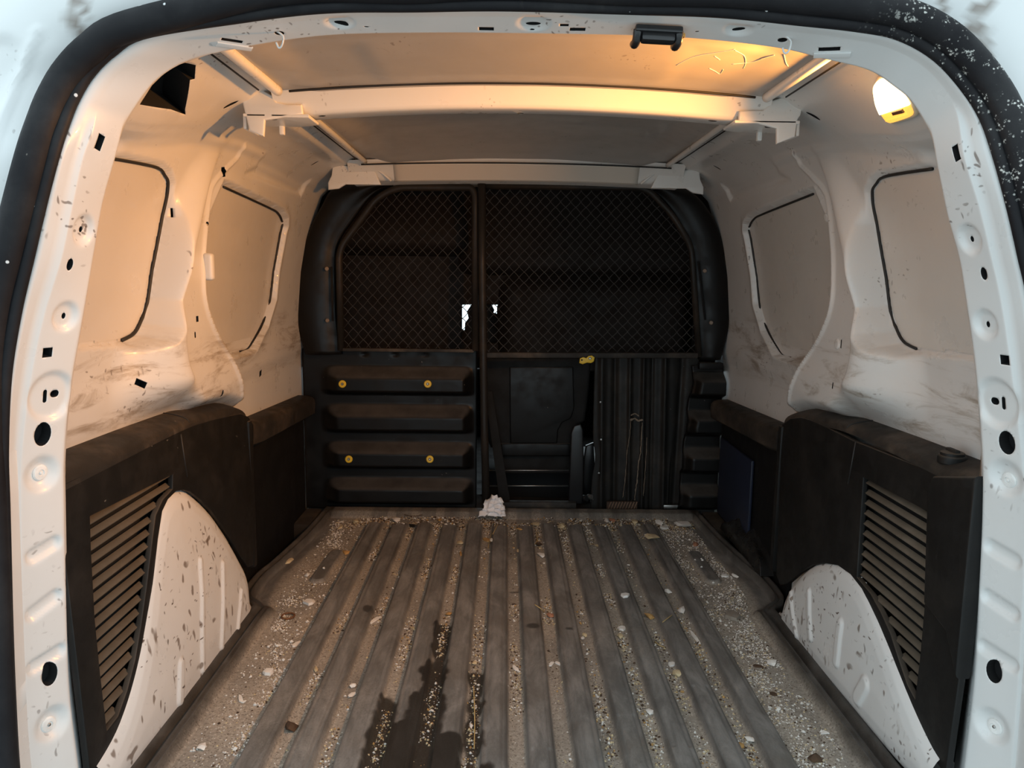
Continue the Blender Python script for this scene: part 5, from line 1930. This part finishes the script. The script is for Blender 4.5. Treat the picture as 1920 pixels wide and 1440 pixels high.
# loose grit: thousands of grains nobody could count
def grains(n, sampler, name, label, cols, smin, smax):
    V, F, Cc = [], [], []
    base = np.array([(1, 0, 0), (0, 1, 0), (-1, 0, 0), (0, -1, 0), (0, 0, 1.0), (0, 0, -.3)])
    tri = np.array([(0, 1, 4), (1, 2, 4), (2, 3, 4), (3, 0, 4), (1, 0, 5), (2, 1, 5), (3, 2, 5), (0, 3, 5)])
    xy = sampler(n)
    z = mat_z(xy[:, 0], xy[:, 1])
    r = smin + (smax - smin) * RNG.random(len(xy)) ** 3
    an = RNG.random(len(xy)) * 6.28
    b = base[None] * (r[:, None] * (.6 + .8 * RNG.random((len(xy), 6))))[..., None]
    b[..., 2] *= .8
    x_ = b[..., 0] * np.cos(an)[:, None] - b[..., 1] * np.sin(an)[:, None]
    y_ = b[..., 0] * np.sin(an)[:, None] + b[..., 1] * np.cos(an)[:, None]
    Vx = np.stack([x_ + xy[:, :1], y_ + xy[:, 1:], b[..., 2] + z[:, None]], -1)
    me = fast_mesh(Vx.reshape(-1, 3), (tri[None] + 6 * np.arange(len(xy))[:, None, None]).reshape(-1, 3))
    mats = [m_ for m_, w in cols]
    wts = np.array([w for m_, w in cols], float)
    idx = RNG.choice(len(cols), len(xy), p=wts / wts.sum())
    for m_ in mats:
        me.materials.append(m_)
    me.polygons.foreach_set('material_index', np.repeat(idx, 8).astype(np.int32))
    o = add_obj(name, me, None, None, smooth=False)
    return tag(o, label, 'grit', None, 'stuff')


def s_groove(n):
    out = []
    while len(out) < n:
        m_ = 4 * n
        y = 1.0 + 1.26 * RNG.random(m_)
        k = RNG.integers(-5, 6, m_)
        x = k * PITCH + RNG.normal(0, .0065, m_)
        dens = sstep(.47, .66, vnoise(k * 7.7 + y * 0, y * 11 + k * 3.1, 77)) * .9 + .06
        dens = np.maximum(dens, .9 * sstep(2.05, 2.2, y) * (vnoise(x * 30, y * 30, 5) > .35))
        dens = np.where((k == -1) & (y < 1.56), np.maximum(dens, .75), dens)
        dens = np.where((k >= 2) & (y < 1.5), np.maximum(dens, .4), dens)
        ok = (RNG.random(m_) < dens) & (np.abs(x - k * PITCH) < .0145)
        out.extend(np.c_[x, y][ok].tolist())
    return np.array(out[:n])


def s_strip(sgn):
    def f(n):
        out = []
        while len(out) < n:
            m_ = 4 * n
            y = 1.0 + 1.27 * RNG.random(m_)
            x = .432 + .115 * RNG.random(m_)
            d = vnoise(x * 40, y * 22, 91 + sgn)
            if sgn > 0:
                dens = .25 + .75 * sstep(.35, .6, d) * sstep(2.3, 2.1, y)
                lim = .518 + .02 * (d - .5) + .03 * sstep(1.6, 1.7, y)
            else:
                ridge = .505 - .05 * sstep(1.75, 1.35, y) + .02 * np.sin(y * 9)
                dens = .10 + .9 * np.exp(-((x - ridge) / .016) ** 2) * sstep(.3, .6, d)
                lim = .520 + .04 * sstep(1.6, 1.7, y)
            ok = (RNG.random(m_) < dens) & (x < lim)
            for a, b in PADS:
                ok &= seg_dist(sgn * x, y, a, b) > .022
            out.extend(np.c_[sgn * x, y][ok].tolist())
        return np.array(out[:n])
    return f


def s_front(n):
    out = []
    while len(out) < n:
        m_ = 4 * n
        x = RNG.uniform(-.50, .55, m_)
        y = 2.19 + .105 * RNG.random(m_)
        d = vnoise(x * 26, y * 30, 17)
        ok = RNG.random(m_) < sstep(.35, .65, d)
        out.extend(np.c_[x, y][ok].tolist())
    return np.array(out[:n])


grains(8500, s_groove, 'groove_grit', 'loose pale and brown grit lying in the mat grooves', [(M_CHIPC, 2.6), (M_CHIPW, 2.4), (M_CHIPB, 2.6), (M_CHIPO, .8)], .0008, .0036)
grains(7000, s_strip(1), 'plaster_grit', 'white plaster grit and sand along the right strip of mat', [(M_CHIPW, 4.2), (M_CHIPC, 1.5), (M_CHIPB, 1.2)], .0007, .0029)
grains(3200, s_strip(-1), 'plaster_grit', 'white plaster grit scattered along the left strip of mat', [(M_CHIPW, 4.2), (M_CHIPC, 1.2), (M_CHIPB, .8)], .0007, .0032)
grains(4000, s_front, 'front_grit', 'brown and pale grit gathered at the front end of mat', [(M_CHIPC, 2), (M_CHIPW, 1.6), (M_CHIPB, 3.5), (M_CHIPO, 1)], .0008, .0046)
